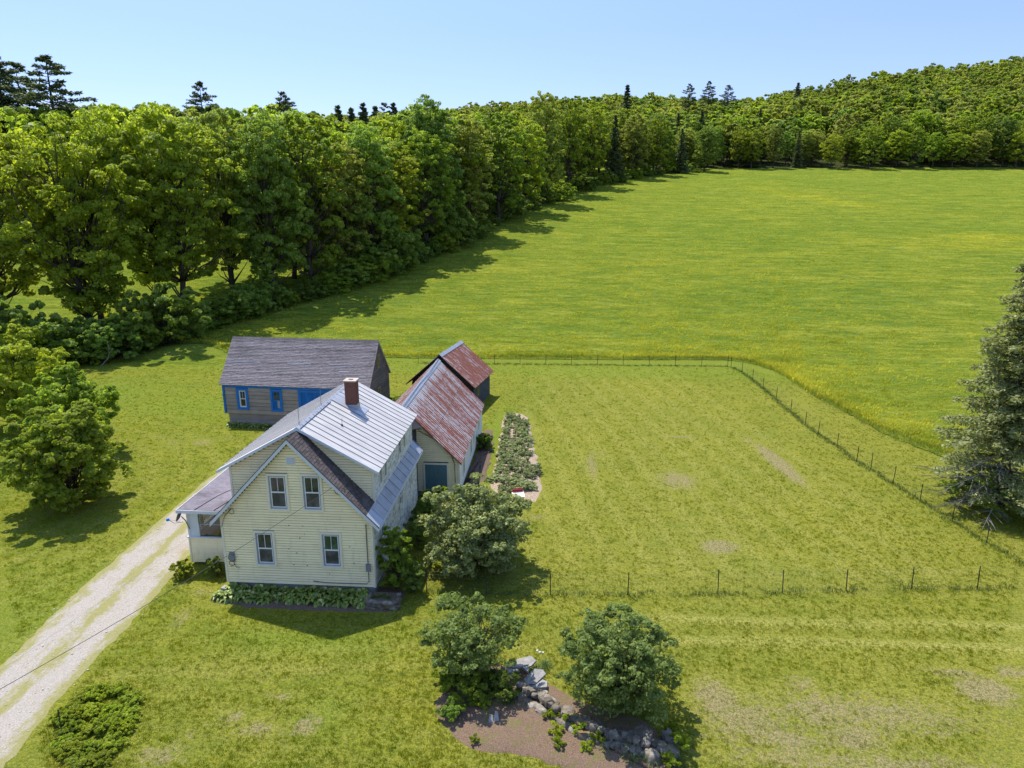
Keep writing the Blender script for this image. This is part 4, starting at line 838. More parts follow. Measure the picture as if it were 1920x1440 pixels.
def broadleaf(name, H, Rr, low, nlobe, npuff, nleaf, leaf, mat, lean=(0, 0), shape='round', stems=1, trunk_r=None, bark='bark', flat=.55, gap=0.0, pr=.2, loose=False, shoots=0):
    """Unit of one tree: trunk mesh and crown mesh, base at the origin."""
    tr = trunk_r or H * .017; mb = MB(); lobes = []
    zc = H * (low + 1) / 2; hz = H * (1 - low) / 2
    for i in range(nlobe):
        g = i + .5; ph = math.acos(1 - 2 * g / nlobe); an = g * 2.39996 + rnd.uniform(-.4, .4)
        u = math.cos(ph)
        w = math.sin(ph)
        if shape == 'round': w = w ** .75
        elif shape == 'oval': w = w ** .6 * (1 - .22 * u)
        elif shape == 'dome': w = max(0, 1 - max(u, 0) ** 2) ** .5 * (1 if u >= 0 else 1 - .30 * u * u)
        elif shape == 'vase': w = w ** .7 * (1 + .35 * u)
        k = rnd.uniform(.62, .84) if not loose else rnd.uniform(.5, 1.02)
        x = math.cos(an) * w * Rr * k; y = math.sin(an) * w * Rr * k; z = zc + u * hz * rnd.uniform(.74, .86)
        r_l = rnd.uniform(.24, .38) if not loose else rnd.uniform(.15, .30)
        f = (z / H); x += lean[0] * f * H; y += lean[1] * f * H
        lobes.append((x, y, z, Rr * r_l))
    for i in range(shoots):
        an = rnd.uniform(0, 6.28); el = rnd.uniform(-.1, 1.45); k = rnd.uniform(.98, 1.22)
        lobes.append((math.cos(an) * math.cos(el) * Rr * k, math.sin(an) * math.cos(el) * Rr * k, zc + math.sin(el) * hz * k * 1.02, Rr * rnd.uniform(.08, .15)))
    nin = max(2, nlobe // 5)
    for i in range(nin):
        z = zc + hz * rnd.uniform(-.4, .5); lobes.append((lean[0] * z + rnd.uniform(-.3, .3) * Rr, lean[1] * z + rnd.uniform(-.3, .3) * Rr, z, Rr * .34))
    bases = []
    for s in range(stems):
        a = 2 * math.pi * s / stems + .5; ox, oy = (0, 0) if stems == 1 else (math.cos(a) * tr * 1.2, math.sin(a) * tr * 1.2)
        top = Vector((lean[0] * H * .8 + ox + (0 if stems == 1 else math.cos(a) * Rr * .4), lean[1] * H * .8 + oy + (0 if stems == 1 else math.sin(a) * Rr * .4), H * .8))
        n = 8; pts = []; rad = []
        for i in range(n + 1):
            t = i / n; p = Vector((ox, oy, -.2)).lerp(top, t); p += Vector((rnd.gauss(0, 1), rnd.gauss(0, 1), 0)) * H * .008 * (i > 0)
            pts.append(p); rad.append(tr * (1 if stems == 1 else .6) * (1.35 if i == 0 else 1) * (1 - .86 * t))
        mb.tube(pts, rad, 8); bases.append(pts)
    for j, (x, y, z, r) in enumerate(lobes):
        pts = bases[j % stems]; zt = z * rnd.uniform(.45, .72) if low > .02 else z * rnd.uniform(.25, .6)
        b = min(pts, key=lambda p: abs(p.z - zt)); branchy(mb, b, (x, y, z), tr * .34 * (1 - .6 * b.z / H) + .01, .012 * H / 10, 4, .12)
    P = []; Q = []
    for (x, y, z, r) in lobes:
        if rnd.random() < gap: continue
        d = unit(npuff); d[:, 2] = np.abs(d[:, 2]) * 1.0 - .45 * rs.uniform(0, 1, npuff) ** 1.5 * (rs.uniform(0, 1, npuff) < .6)
        c = np.array([x, y, z]) + d * np.array([1, 1, .85]) * r * rs.uniform(.75, 1.12, (npuff, 1)); P.append(c); Q.append(np.full(npuff, r * pr * 2) * rs.uniform(.7, 1.25, npuff))
    P = np.concatenate(P); Q = np.concatenate(Q)
    v, q, t = puffs(P, Q, nleaf, leaf, flat=flat)
    me = np_mesh(name + '_crown', v, q, M[mat], t)
    return mb.mesh(name + '_trunk', M[bark], True), me, {'crown_verts': v, 'q': q, 't': t}
def conifer(name, H, Rr, low, nwh, mat, leafs=.22, dens=1.0, pine=False, droop=.25, dead=0.0, taper=1.0):
    mb = MB(); tr = H * .013 + .04; mb.tube([(0, 0, -.2), (0, 0, H * .5), (0, 0, H)], [tr * 1.3, tr * .75, .02], 7)
    C = []; N = []; dm = MB()
    for i in range(nwh):
        t = i / (nwh - 1); z = H * (low + (1 - low) * t) * .985
        prof = (1 - t) ** (.75 * taper) * (1 if not pine else (.55 + .6 * math.sin(math.pi * min(1, t * 1.05 + .1))))
        if pine: prof = max(.12, math.sin(math.pi * min(1, .18 + .80 * t)) ** .8)
        Lb = Rr * prof + .12; nb = rnd.randint(5, 7) if not pine else rnd.randint(3, 5); a0 = rnd.uniform(0, 6.28)
        for b in range(nb):
            a = a0 + 2 * math.pi * b / nb + rnd.uniform(-.3, .3); L_ = Lb * rnd.uniform(.7, 1.12); zz = z + rnd.uniform(-.3, .3) * H / nwh
            dz = -droop * L_ if not pine else L_ * rnd.uniform(.0, .35)
            end = Vector((math.cos(a) * L_, math.sin(a) * L_, zz + dz)); st = Vector((0, 0, zz)); mid = st.lerp(end, .5) + Vector((0, 0, .06 * L_))
            isdead = t < dead and rnd.random() < .8
            (dm if isdead else mb).tube([st, mid, end], [tr * .35 * (1 - t) + .015, .02, .008], 4)
            side = Vector((-math.sin(a), math.cos(a), 0))
            if isdead:
                for k in range(14):
                    f = rnd.uniform(.3, 1); p = st.lerp(end, f) + Vector((0, 0, .03)); e = p + side * rnd.choice((-1, 1)) * L_ * .28 * (1.1 - f) + (end - st).normalized() * L_ * .22 + Vector((0, 0, rnd.uniform(-.25, .1))); dm.tube([p, e], [.014, .005], 3)
                if rnd.random() < .85: continue
            n = int((26 if not pine else 22) * dens * max(.35, L_ / max(Rr, .1)) * 3)
            f = rs.uniform(.12 if not pine else .35, 1.02, n); wd = L_ * .27 * (1.12 - f) + L_ * .07
            pos = np.array(st)[None] * (1 - f[:, None]) + np.array(end)[None] * f[:, None]; pos[:, 2] += .06 * L_ * 4 * f * (1 - f) * .5
            sg = rs.uniform(-1, 1, n); pos += np.array(side)[None] * (sg * wd)[:, None]; pos[:, 2] -= np.abs(sg) * wd * (.3 if not pine else -.15) ; pos += rs.normal(0, .05 * H / 14 + .03, (n, 3))
            nm = rs.normal(0, .55, (n, 3)); nm[:, 2] += 1
            C.append(pos); N.append(nm / np.linalg.norm(nm, axis=1, keepdims=True))
    C = np.concatenate(C); N = np.concatenate(N); v, q = leaf_quads(C, N, np.full(len(C), leafs), .42)
    t = np.clip(rs.normal(.45, .24, len(C)), 0, 1)
    return mb.mesh(name + '_trunk', M['bark'], True), np_mesh(name + '_needles', v, q, M[mat], t), dm
def plant(kind, me, loc, rz, sc, label, cat, group=None, crown='crown', trunk='trunk'):
    t = empty(kind, loc, rz, label, cat, group); t.scale = sc
    if me[0]: link(trunk, me[0], t)
    link(crown, me[1], t); return t
VAR = {}
VAR['maple'] = [broadleaf('maple%d' % i, 20, r, lo, int(nl * 1.25), 12, 40, .17, mt, shape=sh_, flat=.5, pr=.17, loose=i % 2 == 0) for i, (r, lo, nl, mt, sh_) in enumerate([
    (6.0, .12, 40, 'maple', 'round'), (5.0, .05, 36, 'deep', 'oval'), (5.6, .10, 38, 'bright', 'round'), (4.6, .06, 34, 'olivel', 'oval'), (5.2, .04, 38, 'maple', 'oval')])]
VAR['open'] = [broadleaf('open_maple%d' % i, 22, r, lo, int(nl * 1.3), 11, 38, .17, mt, lean=ln, shape='vase', gap=.06, trunk_r=.36, pr=.17, loose=True) for i, (r, lo, nl, mt, ln) in enumerate([
    (7.0, .03, 46, 'bright', (-.14, 0)), (6.2, .03, 46, 'maple', (.04, 0)), (6.6, .03, 48, 'bright', (0, .03))])]
VAR['mid'] = [broadleaf('wood_tree%d' % i, 20, r, .15, 30, 8, 13, .42, mt, shape='round', loose=True, pr=.24) for i, (r, mt) in enumerate([(6, 'maple'), (5, 'deep'), (5.6, 'olivel'), (4.8, 'bright'), (5.4, 'deep')])]
VAR['far'] = [broadleaf('hill_tree%d' % i, 20, r, .3, 20, 7, 13, .6, mt, shape='round', trunk_r=.3, loose=True, pr=.26) for i, (r, mt) in enumerate([(6.2, 'maple'), (5.4, 'deep'), (6.4, 'olivel'), (5.4, 'olivel'), (6.0, 'maple')])]
VAR['spruce'] = [conifer('spruce%d' % i, 18, 3.2, .08, 26, 'needle', .34, .8) for i in range(2)]
VAR['pine'] = [conifer('pine%d' % i, 26, 4.6, .42, 17, 'needle', .3, 1.9, pine=True) for i in range(3)]

SKY = [(-300, 200), (0, 178), (60, 190), (150, 182), (200, 172), (290, 150), (330, 176), (430, 172), (520, 196), (600, 196), (640, 214), (700, 228), (760, 196), (800, 190), (850, 214), (930, 208), (990, 192), (1030, 172), (1090, 176), (1130, 190), (1200, 200), (1260, 214), (1330, 226), (1500, 232), (2200, 225)]
def sk(px): return float(np.interp(px, [a for a, b in SKY], [b for a, b in SKY]))
def px_of(x, y):
    D, L = DL(x, y); z = float(tz(x, y)) - HC
    d = D * math.cos(TH) - z * math.sin(TH); return 960 + F_PX * L / d
def top_h(x, y, py):                             # height at which a tree here would reach image row py
    D, L = DL(x, y); return HC + D * (367 - py) / 1376 - float(tz(x, y))
ZT = [(0, 'at the left frame edge'), (110, 'over the left yard bushes'), (230, 'over the leaning maple'), (330, 'left of the barn'), (430, 'over the left barn end'), (560, 'over the middle of the barn'), (700, 'over the right barn end'), (800, 'over the chimney side'), (880, 'over the rusty outbuilding'), (960, 'over the small shed'), (1040, 'over the long garden bed'), (1160, 'over the fruit bushes'), (1290, 'by the field corner'), (1370, 'left of the fence corner'), (1450, 'by the fence corner'), (1550, 'right of the fence corner'), (1650, 'over the side fence'), (1750, 'right of the side fence'), (1850, 'left of the big spruce'), (9999, 'over the big spruce')]
def zt(px): return [z for l, z in ZT if px < l][0]
DESC = {'maple': 'mid green', 'deep': 'deep green', 'bright': 'bright yellow green', 'olivel': 'olive green', 'needle': 'dark'}
def put_tree(x, y, h, kind, vi, label, group=None, wide=1.0):
    v = VAR[kind][vi % len(VAR[kind])]; base = {'maple': 20, 'open': 22, 'mid': 20, 'far': 20, 'spruce': 18, 'pine': 26}[kind]
    s = h / base; w = s ** .6 * wide if kind in ('maple', 'open', 'mid', 'far') else s ** .8 * wide
    nm = 'conifer_tree' if kind in ('spruce', 'pine') else 'broadleaf_tree'
    return plant(nm, v, (x, y, float(tz(x, y)) - .1), rnd.uniform(0, 6.28) if kind != 'open' else 0, (w, w, s), label, 'conifer tree' if nm[0] == 'c' else 'tree', group, crown='needles' if nm[0] == 'c' else 'crown')
n_tree = 0
# front row, one by one: foot in the photo, row of the top, kind
front = [
 (-60, 640, 215, 'maple', 2, 'yellow green tree cut by the left edge of the photo'),
 (15, 640, 222, 'maple', 2, 'bright yellow green tree at the far left of the tree line'),
 (182, 634, 205, 'open', 0, 'tall maple with a leaning bare trunk behind the two round yard bushes'),
 (192, 618, 196, 'open', 1, 'slim straight grey trunked maple beside the leaning maple'),
 (300, 592, 172, 'open', 2, 'broad maple with several dark stems, tallest crown left of the barn roof'),
 (352, 600, 205, 'maple', 0, 'dense maple standing behind the left end of the barn'),
 (438, 566, 192, 'maple', 3, 'olive green maple with a forked trunk above the barn ridge'),
 (515, 572, 215, 'maple', 1, 'dark green tree above the middle of the barn roof'),
 (585, 548, 200, 'maple', 4, 'mid green maple above the right end of the barn roof'),
 (655, 528, 255, 'maple', 3, 'shorter pale olive tree at the field edge past the barn'),
 (742, 500, 272, 'maple', 2, 'small bright green tree at the field edge in front of darker maples'),
 (700, 515, 232, 'maple', 1, 'dark tree behind the pale olive tree'),
 (800, 482, 240, 'maple', 0, 'yellow green topped maple with a bare grey branch on its field side'),
 (815, 470, 186, 'maple', 1, 'rounded dark green maple, highest crown left of the distant hill'),
 (880, 445, 212, 'maple', 3, 'tall olive maple leaning a little over the field shadow'),
 (935, 420, 206, 'maple', 4, 'broad green maple where the big field shadow begins'),
 (985, 400, 225, 'maple', 2, 'light green tree hanging over the field edge'),
 (1020, 383, 172, 'maple', 3, 'tall maple rising above its neighbours below the distant hill'),
 (1065, 366, 182, 'maple', 4, 'tall green maple halfway along the field edge'),
 (1105, 352, 196, 'maple', 2, 'yellow green maple before the dark spruces'),
 (1150, 343, 225, 'spruce', 0, 'dark spruce at the field edge left of the field corner'),
 (1190, 336, 215, 'maple', 3, 'olive tree right of the dark spruce'),
 (1230, 330, 222, 'maple', 2, 'yellow tinted maple near the field corner'),
 (1275, 326, 248, 'spruce', 1, 'dark spruce in the field corner'),
 (1320, 323, 240, 'maple', 1, 'dark green tree next to the corner spruce')]
for (px, py, top, kd, vi, lb) in front:
    x, y = G(px, py); h = max(8, top_h(x, y, top)); put_tree(x, y, h, kd, vi, lb, 'trees along the left edge of the hay field', rnd.uniform(.85, 1.15))
# more trees standing behind that row
edge_line = [(340, 600), (440, 560), (600, 540), (740, 495), (820, 468), (900, 428), (1000, 385), (1120, 345), (1250, 325), (1350, 319)]
EL_ = [Vector((*G(*p), 0)) for p in edge_line]
pts_ = resample([p.to_tuple() for p in EL_], 40)
for row, (off, kd) in enumerate([(7.5, 'maple'), (16, 'mid'), (25, 'mid'), (36, 'mid')]):
    for i in range(row % 2, 40, 1 if row < 1 else 2):
        if row == 0 and i < 2: continue
        p = pts_[i]; q = (pts_[min(i + 1, 39)] - pts_[max(i - 1, 0)]).normalized(); nx, ny = -q.y, q.x
        x = p.x + nx * off + rnd.uniform(-2.2, 2.2); y = p.y + ny * off + rnd.uniform(-2.2, 2.2); px = px_of(x, y)
        if i < 6 and row > 0: continue
        h = top_h(x, y, sk(px) + rnd.uniform(-4, 62)); h = min(max(h, 12), 25)
        vi = rnd.randrange(5); d = ['mid green', 'dark green', 'yellow green', 'olive', 'fresh green'][vi] if kd == 'maple' else ['mid green', 'dark green', 'olive', 'yellow green', 'deep green'][vi]
        put_tree(x, y, h, kd, vi, d + ' tree packed behind the field edge, ' + zt(px), 'trees behind the front row')
        n_tree += 1
# woods beyond the left meadow
for i in range(46):
    px = -260 + i * 24 + rnd.uniform(-10, 10); D = rnd.choice((150, 172, 196, 222)) + rnd.uniform(-8, 8)
    L_ = (px - 960) / F_PX * D * .97; x, y = XY(D, L_); h = top_h(x, y, sk(px) + rnd.uniform(2, 30)); h = min(max(h, 14), 27)
    vi = rnd.randrange(5); d = ['mid green', 'dark green', 'olive', 'yellow green', 'deep green'][vi]
    put_tree(x, y, h, 'mid', vi, d + ' tree beyond the left meadow, ' + zt(px), 'trees in the far left woods', 1.15)
# conifer tops against the sky
for (px, top, D, kd, vi, lb) in [(10, 112, 165, 'pine', 0, 'tall dark pine with the broadest top at the far left skyline'), (38, 120, 168, 'pine', 1, 'tall pine next to the leftmost pine on the skyline'), (72, 138, 176, 'pine', 2, 'thinner pine third from the left on the skyline'),
     (128, 122, 150, 'pine', 0, 'lone feathery pine standing clear against the sky at the left'), (398, 170, 190, 'pine', 2, 'small forked pine top over the left woods'),
     (547, 186, 170, 'pine', 1, 'single pine top above the maples right of the barn'), (644, 208, 200, 'spruce', 0, 'first pointed spruce top in the skyline gap'), (668, 213, 205, 'spruce', 1, 'second pointed spruce top in the skyline gap'),
     (690, 204, 200, 'spruce', 0, 'tallest spruce top in the skyline gap'), (712, 210, 210, 'spruce', 1, 'spruce top left of the leaning pair in the skyline gap'), (728, 205, 205, 'pine', 2, 'feathered spruce top beside the rounded dark maple'), (745, 204, 210, 'spruce', 0, 'spruce top touching the rounded dark maple'),
     (1168, 174, 380, 'spruce', 1, 'sharp dark spruce standing above the hill forest at mid picture'), (1280, 172, 430, 'pine', 1, 'dark pine top on the skyline over the field corner'), (1315, 168, 430, 'pine', 2, 'twin pine top right of the first on the hill skyline'),
     (1350, 173, 440, 'pine', 0, 'dark pine top in the group above the far field edge'), (1475, 170, 450, 'spruce', 1, 'lone small conifer on the low skyline before the big hill'), (1305, 215, 330, 'spruce', 0, 'dark conifer rising from the woods behind the field corner'), (1400, 235, 310, 'spruce', 1, 'bluish conifer at the far field edge')]:
    L_ = (px - 960) / F_PX * D * .97; x, y = XY(D, L_); h = top_h(x, y, top); h = min(max(h, 9), 36)
    put_tree(x, y, h, kd, vi, lb, 'conifers on the skyline', (1.0 if px > 200 else 1.25) if kd == 'pine' else 1.35)
# far edge of the hay field, then the wooded hill
cells = []
for D in np.arange(303, 690, 9.2):
    step = 9.4 / D * F_PX
    for px in np.arange(560 if D > 330 else 1290, 2060, step):
        d = D + rnd.uniform(-3.4, 3.4); p = px + rnd.uniform(-.42, .42) * step; cells.append((d, p))
cells.sort(); print('hill cells', len(cells))
ind = 0; rest = []
for (D, px) in cells:
    L_ = (px - 960) / F_PX * D * .97; x, y = XY(D, L_); h = rnd.choice((rnd.uniform(11, 15), rnd.uniform(14, 21), rnd.uniform(15, 19))) + (2 if D < 320 else 0)
    if D < 312: h = rnd.uniform(14, 21)
    if px < 1000 and D < 420: continue
    if ind < 150 and px > 1000:
        ind += 1; vi = rnd.randrange(5); con = rnd.random() < .05
        kd = 'spruce' if con else (('maple' if D < 313 else 'mid') if D < 330 else 'far')
        if con: lb = 'dark conifer behind the far field edge, ' + zt(px)
        else: lb = (['mid green', 'dark green', 'olive', 'yellow green', 'deep green'] if kd == 'mid' else (['fresh green', 'dark green', 'olive', 'dull olive', 'mid green'] if kd == 'far' else ['mid green', 'dark green', 'yellow green', 'olive', 'fresh green']))[vi] + (' tree along the far end of the hay field, ' if D < 322 else ' tree crown behind the far field edge, ') + zt(px)
        put_tree(x, y, h, kd, vi, lb, 'forest trees behind the hay field', rnd.uniform(.8, 1.25))
    else: rest.append((x, y, float(tz(x, y)), h))
tmpl = [v[2] for v in VAR['far']]
small = []
for k, mt in enumerate(['maple', 'deep', 'olivel']):
    _, me, dd = broadleaf('mass%d' % k, 20, 6.6, .25, 11, 6, 11, .8, mt, shape='round', trunk_r=.3); small.append(dd); 
parts = {0: [], 1: [], 2: []}
for (x, y, z, h) in rest: parts[rnd.choice((0, 0, 1, 2, 2))].append((x, y, z, h))
vs_, qs_, ts_, mi_, n0 = [], [], [], [], 0
for k in parts:
    dd = small[k]
    for (x, y, z, h) in parts[k]:
        a = rnd.uniform(0, 6.28); s = h / 20; w = s ** .6 * rnd.uniform(.75, 1.35); c, s_ = math.cos(a) * w, math.sin(a) * w
        V = dd['crown_verts']; V = np.stack([V[:, 0] * c - V[:, 1] * s_ + x, V[:, 0] * s_ + V[:, 1] * c + y, V[:, 2] * s + z - .3], 1)
        vs_.append(V); qs_.append(dd['q'] + n0); ts_.append(np.clip(dd['t'] * .6 + rnd.uniform(-.1, .5), 0, 1)); mi_.append(np.full(len(dd['q']), k, np.int32)); n0 += len(V)
if vs_:
    me = np_mesh('hill_forest', np.concatenate(vs_), np.concatenate(qs_), M['maple'], np.concatenate(ts_)); me.materials.append(M['deep']); me.materials.append(M['olivel'])
    me.polygons.foreach_set('material_index', np.concatenate(mi_)); tag(link('hill_forest', me), 'green forest covering the hillside beyond the hay field', 'forest', kind='stuff')
print('individual', ind, 'rest', len(rest))
# thicket at the foot of the tree line
THK = [broadleaf('thicket%d' % i, 3.2, 2.5, .0, 24, 8, 22, .13, mt, shape='dome', loose=True, shoots=14, trunk_r=.06, stems=3) for i, mt in enumerate(['deep', 'maple', 'deep'])]
ZN = [(60, 'at the far left edge above the yard bushes'), (160, 'left of the leaning maple trunk'), (240, 'around the foot of the leaning maple'), (340, 'behind the grassy hump on the lawn edge'), (450, 'behind the left end of the barn'), (560, 'above the middle of the barn roof'), (680, 'under the pale olive tree at the field edge'), (790, 'below the small bright green tree'), (900, 'below the rounded dark maple'), (1020, 'where the broad field shadow lies'), (1150, 'midway along the far part of the field edge'), (1500, 'near the far corner of the field')]
def zone_(px): return [z for l, z in ZN if px < l][0]
for i in range(64):
    if i < 26: px = -60 + i * 18.5; py = float(np.interp(px, [-60, 120, 230, 300, 340, 430], [712, 690, 668, 648, 632, 606])) + rnd.uniform(-8, 3)
    else: t = (i - 26) / 38; px = 430 + t * 900; py = float(np.interp(px, [430, 600, 740, 820, 900, 1000, 1120, 1250, 1350], [606, 560, 512, 480, 440, 392, 349, 328, 321])) + rnd.uniform(-3, 2)
    x, y = G(px, py); s = rnd.choice((.55, .8, 1.0, 1.3, 1.6)) * rnd.uniform(.85, 1.15) * (1.2 if i < 26 else 1.0 + .5 * (i - 26) / 38)
    plant('thicket_shrub', THK[i % 3], (x, y, float(tz(x, y)) - .1), rnd.uniform(0, 6), (s, s, s * rnd.uniform(.7, 1.1)),
          ('%s leafy shrub in the thicket, %s' % ('tall' if s > 1.35 else ('low' if s < .8 else 'middling'), zone_(px))), 'shrub', 'thicket shrubs under the tree line')
# bare grey branch sticking out of the thicket
mb = MB(); x, y = G(190, 690); mb.tube([(0, 0, 0), (.9, .1, .9), (1.1, .1, 1.9), (1.0, .1, 2.6)], [.05, .045, .035, .02], 5); mb.tube([(1.0, .1, 1.3), (1.5, 0, 1.8)], [.03, .012], 4)
tag(mb.build('dead_branch', M['deadbark'], loc=(x, y, .2)), 'bare pale branch poking out of the thicket onto the lawn', 'branch')
mb = MB(); x, y = G(802, 430); z = float(tz(x, y))
b0 = Vector((0, 0, 6.0))
for k in range(11):
    a = rnd.uniform(-.5, 1.2); e = b0 + Vector((math.cos(a) * rnd.uniform(2, 4.4), -rnd.uniform(.8, 2.5), rnd.uniform(.3, 3.4))); m_ = b0.lerp(e, .5) + Vector((rnd.uniform(-.4, .4), 0, rnd.uniform(-.5, .3)))
    mb.tube([b0, m_, e], [.09, .05, .02], 4)
    for j in range(3): mb.tube([m_.lerp(e, j / 3), m_.lerp(e, j / 3) + Vector((rnd.uniform(-.2, 1), -.4, rnd.uniform(-.2, .9)))], [.03, .01], 3)
x, y = G(798, 478); mb.tube([(0, 0, 0), (-.1, 0, 3), b0], [.2, .16, .12], 6)
tag(mb.build('dead_tree', M['deadbark'], loc=(x, y, float(tz(x, y)))), 'bare grey dead tree among the maples at the field edge', 'dead tree')

# ---------------------------------------------------------------- yard trees and bushes
def bush(nm, px, py, args, label, cat, rz=0, sc=(1, 1, 1)):
    x, y = G(px, py) if abs(px) > 60 else (px, py)
    me = broadleaf(nm, *args[0], **args[1]); return plant(nm, me, (x, y, float(tz(x, y))), rz, sc, label, cat)
bush('round_tree', -28.3, 36.3, ((5.6, 2.8, .0, 56, 14, 38, .10, 'maple'), dict(stems=5, trunk_r=.10, pr=.2, loose=True, shoots=30, shape='dome')), 'large round leafy bush in the left yard, nearest of three', 'bush')
bush('round_tree', -33.8, 44.6, ((5.6, 2.9, .0, 40, 13, 32, .115, 'maple'), dict(stems=4, trunk_r=.10, loose=True, shoots=20, shape='dome')), 'round leafy bush just behind the large nearest bush in the left yard', 'bush')
bush('round_tree', -41.5, 49.5, ((7.2, 3.2, .0, 38, 13, 32, .12, 'bright'), dict(stems=4, trunk_r=.10, loose=True, shoots=20, shape='dome')), 'rounded bush farthest back at the left edge of the photo', 'bush')
bush('lilac_bush', -4.05, 31.0, ((4.0, 2.4, .0, 76, 12, 34, .065, 'lilac'), dict(stems=6, trunk_r=.07, pr=.22, loose=True, shoots=26, shape='dome')), 'big lilac bush with fading blossoms beside the right wall of the house', 'bush')
bush('corner_shrub', -7.35, 28.75, ((3.0, .78, .0, 34, 8, 26, .055, 'maple'), dict(stems=4, trunk_r=.04, shape='oval', loose=True, pr=.26, shoots=14)), 'upright leafy shrub at the front right corner of the house', 'shrub')
bush('corner_shrub', -6.55, 28.45, ((1.4, .6, .0, 12, 9, 30, .06, 'deep'), dict(stems=4, trunk_r=.04)), 'lower dark shrub hugging the foot of the upright corner shrub', 'shrub')
bush('fruit_bush', -3.15, 22.75, ((2.8, 1.65, .16, 50, 8, 26, .055, 'apple'), dict(stems=6, trunk_r=.06, shape='vase', gap=.10, loose=True, pr=.26, shoots=26)), 'smaller open fruit bush with dark stems, left of the stone pile', 'bush')
bush('fruit_bush', 2.15, 21.5, ((3.25, 1.8, .04, 80, 8, 28, .055, 'apple'), dict(stems=6, trunk_r=.06, shape='dome', gap=.12, loose=True, pr=.26, shoots=50)), 'larger spreading fruit bush growing over the right half of the stone wall', 'bush')
for (x, y, h, r, mt, lb) in [(-7.2, 33.0, 1.3, .8, 'deep', 'low dark shrub against the peeling side wall, nearest the front'), (-7.1, 35.2, 1.5, .9, 'deep', 'low dark shrub against the peeling side wall near the outbuilding'), (-7.0, 37.6, 1.1, .8, 'maple', 'small shrub in the corner between house and outbuilding'),
      (-16.15, 29.2, .95, .45, 'deep', 'small dark round shrub in front of the porch wall'), (-17.75, 28.95, .75, .5, 'bright', 'small bright green shrub at the porch corner by the drive'), (-5.35, 47.5, 1.0, .6, 'deep', 'dark shrub against the outbuilding side wall'),
      (-3.6, 20.6, .6, .4, 'deep', 'small dark green plant at the left of the mulch bed'), (-2.95, 21.6, .8, .8, 'maple', 'low green growth under the smaller fruit bush'), (-4.05, 22.3, .6, .45, 'maple', 'little shrub at the left rim of the mulch bed'), (-1.9, 21.9, .7, .75, 'deep', 'dark low growth between the fruit bush and the stone wall'),
      (-13.6, 56.4, 1.1, .9, 'deep', 'dark shrub at the right rear foot of the barn'), (24.6, 39.3, 2.5, 1.9, 'deep', 'dense dark shrub under the left side of the big spruce'), (27.0, 38.0, 2.6, 1.7, 'deep', 'dark shrub at the foot of the spruce by the right edge'), (26.2, 37.0, 1.8, 1.0, 'bright', 'bright green sapling in front of the shrubs under the spruce'), (24.2, 40.8, 1.5, 1.3, 'maple', 'leafy shrub at the far left of the spruce thicket')]:
    bush('low_shrub', x, y, ((h, r, .0, 14, 9, 34 if r > .5 else 24, .05 if y < 35 else (.07 if y < 45 else .09), mt), dict(stems=3, trunk_r=.02, shape='dome', loose=True, shoots=8)), lb, 'shrub')
# the spruce at the right edge
tr_, nd_, dm_ = conifer('big_spruce', 15.6, 4.0, .05, 36, 'needlep', .12, 5.0, droop=.10, dead=.22, taper=.85)
sp = plant('spruce_tree', (tr_, nd_), (25.1, 39.3, 0), 1.0, (1, 1, 1), 'tall grey green spruce with bare dead lower branches at the right edge', 'spruce tree', crown='needles')
dm_.build('dead_branch', M['deadbark'], sp)

# ---------------------------------------------------------------- wire fences
def fence(name, pts, label, hp=1.15, mesh=True):
    x0, y0 = pts[0]; t = empty(name, (x0, y0, float(tz(x0, y0))), 0, label, 'fence')
    pm = MB(); pm.box(-.022, .022, -.004, .004, -.1, hp); pm.box(-.005, .005, .004, .032, -.1, hp); pm.box(-.012, .012, -.012, -.004, hp * .3, hp * .32); pm = pm.mesh('post', M['post'])
    z0 = t.location.z; P = []
    for i, (x, y) in enumerate(pts):
        z = float(tz(x, y)); l = (rnd.gauss(0, .03), rnd.gauss(0, .03))
        link('post', pm, t, loc=(x - x0, y - y0, z - z0), rot=(l[0], l[1], rnd.uniform(-.3, .3)), scale=(1, 1, rnd.uniform(.93, 1.06))); P.append(Vector((x - x0, y - y0, z - z0)))
    mb = MB()
    for k in range(7):
        h = .08 + k * (hp - .16) / 6; path = []
        for i in range(len(P) - 1):
            for j in range(3): path.append(P[i].lerp(P[i + 1], j / 3) + Vector((0, 0, h - (.03 if j else 0) * (k / 6))))
        path.append(P[-1] + Vector((0, 0, h))); mb.tube(path, .0035 if k in (0, 6) else .0025, 3, False)
    for i in range(len(P) - 1):
        n = int((P[i + 1] - P[i]).length / .30)
        for j in range(n):
            q = P[i].lerp(P[i + 1], (j + .5) / n); mb.tube([q + Vector((0, 0, .08)), q + Vector((0, 0, hp - .1))], .0022, 3, False)
    tag(mb.build('wire_mesh', M['wire'], t), kind='stuff'); return t
ff = [(-5.94, 28.54), (-3.2, 28.55), (-.3, 28.67), (3.2, 28.92), (7.29, 29.3), (10.24, 29.6), (13.2, 29.99), (16.28, 30.39), (19.27, 30.56), (22.9, 31.2)]
fr_ = [(23.2, 31.6), (22.3, 35.3), (21.82, 37.78), (21.35, 40.46), (20.89, 43.0), (20.57, 45.5), (20.16, 46.84), (19.92, 49.79), (19.52, 52.49), (19.3, 54.8), (19.2, 58.2), (19.05, 61.91), (18.89, 65.6), (18.8, 69.0), (18.5, 72.1), (17.9, 74.3)]
fb_ = [(17.6, 74.6)] + [(17.6 - 2.75 * i, 74.55 - .07 * i) for i in range(1, 13)]
fence('wire_fence', ff, 'front wire fence of dark steel posts running right from the lilac bush')
fence('wire_fence', fr_, 'side wire fence running up the right side of the lawn towards the field')
fence('wire_fence', fb_, 'back wire fence along the far end of the lawn, below the hay field')

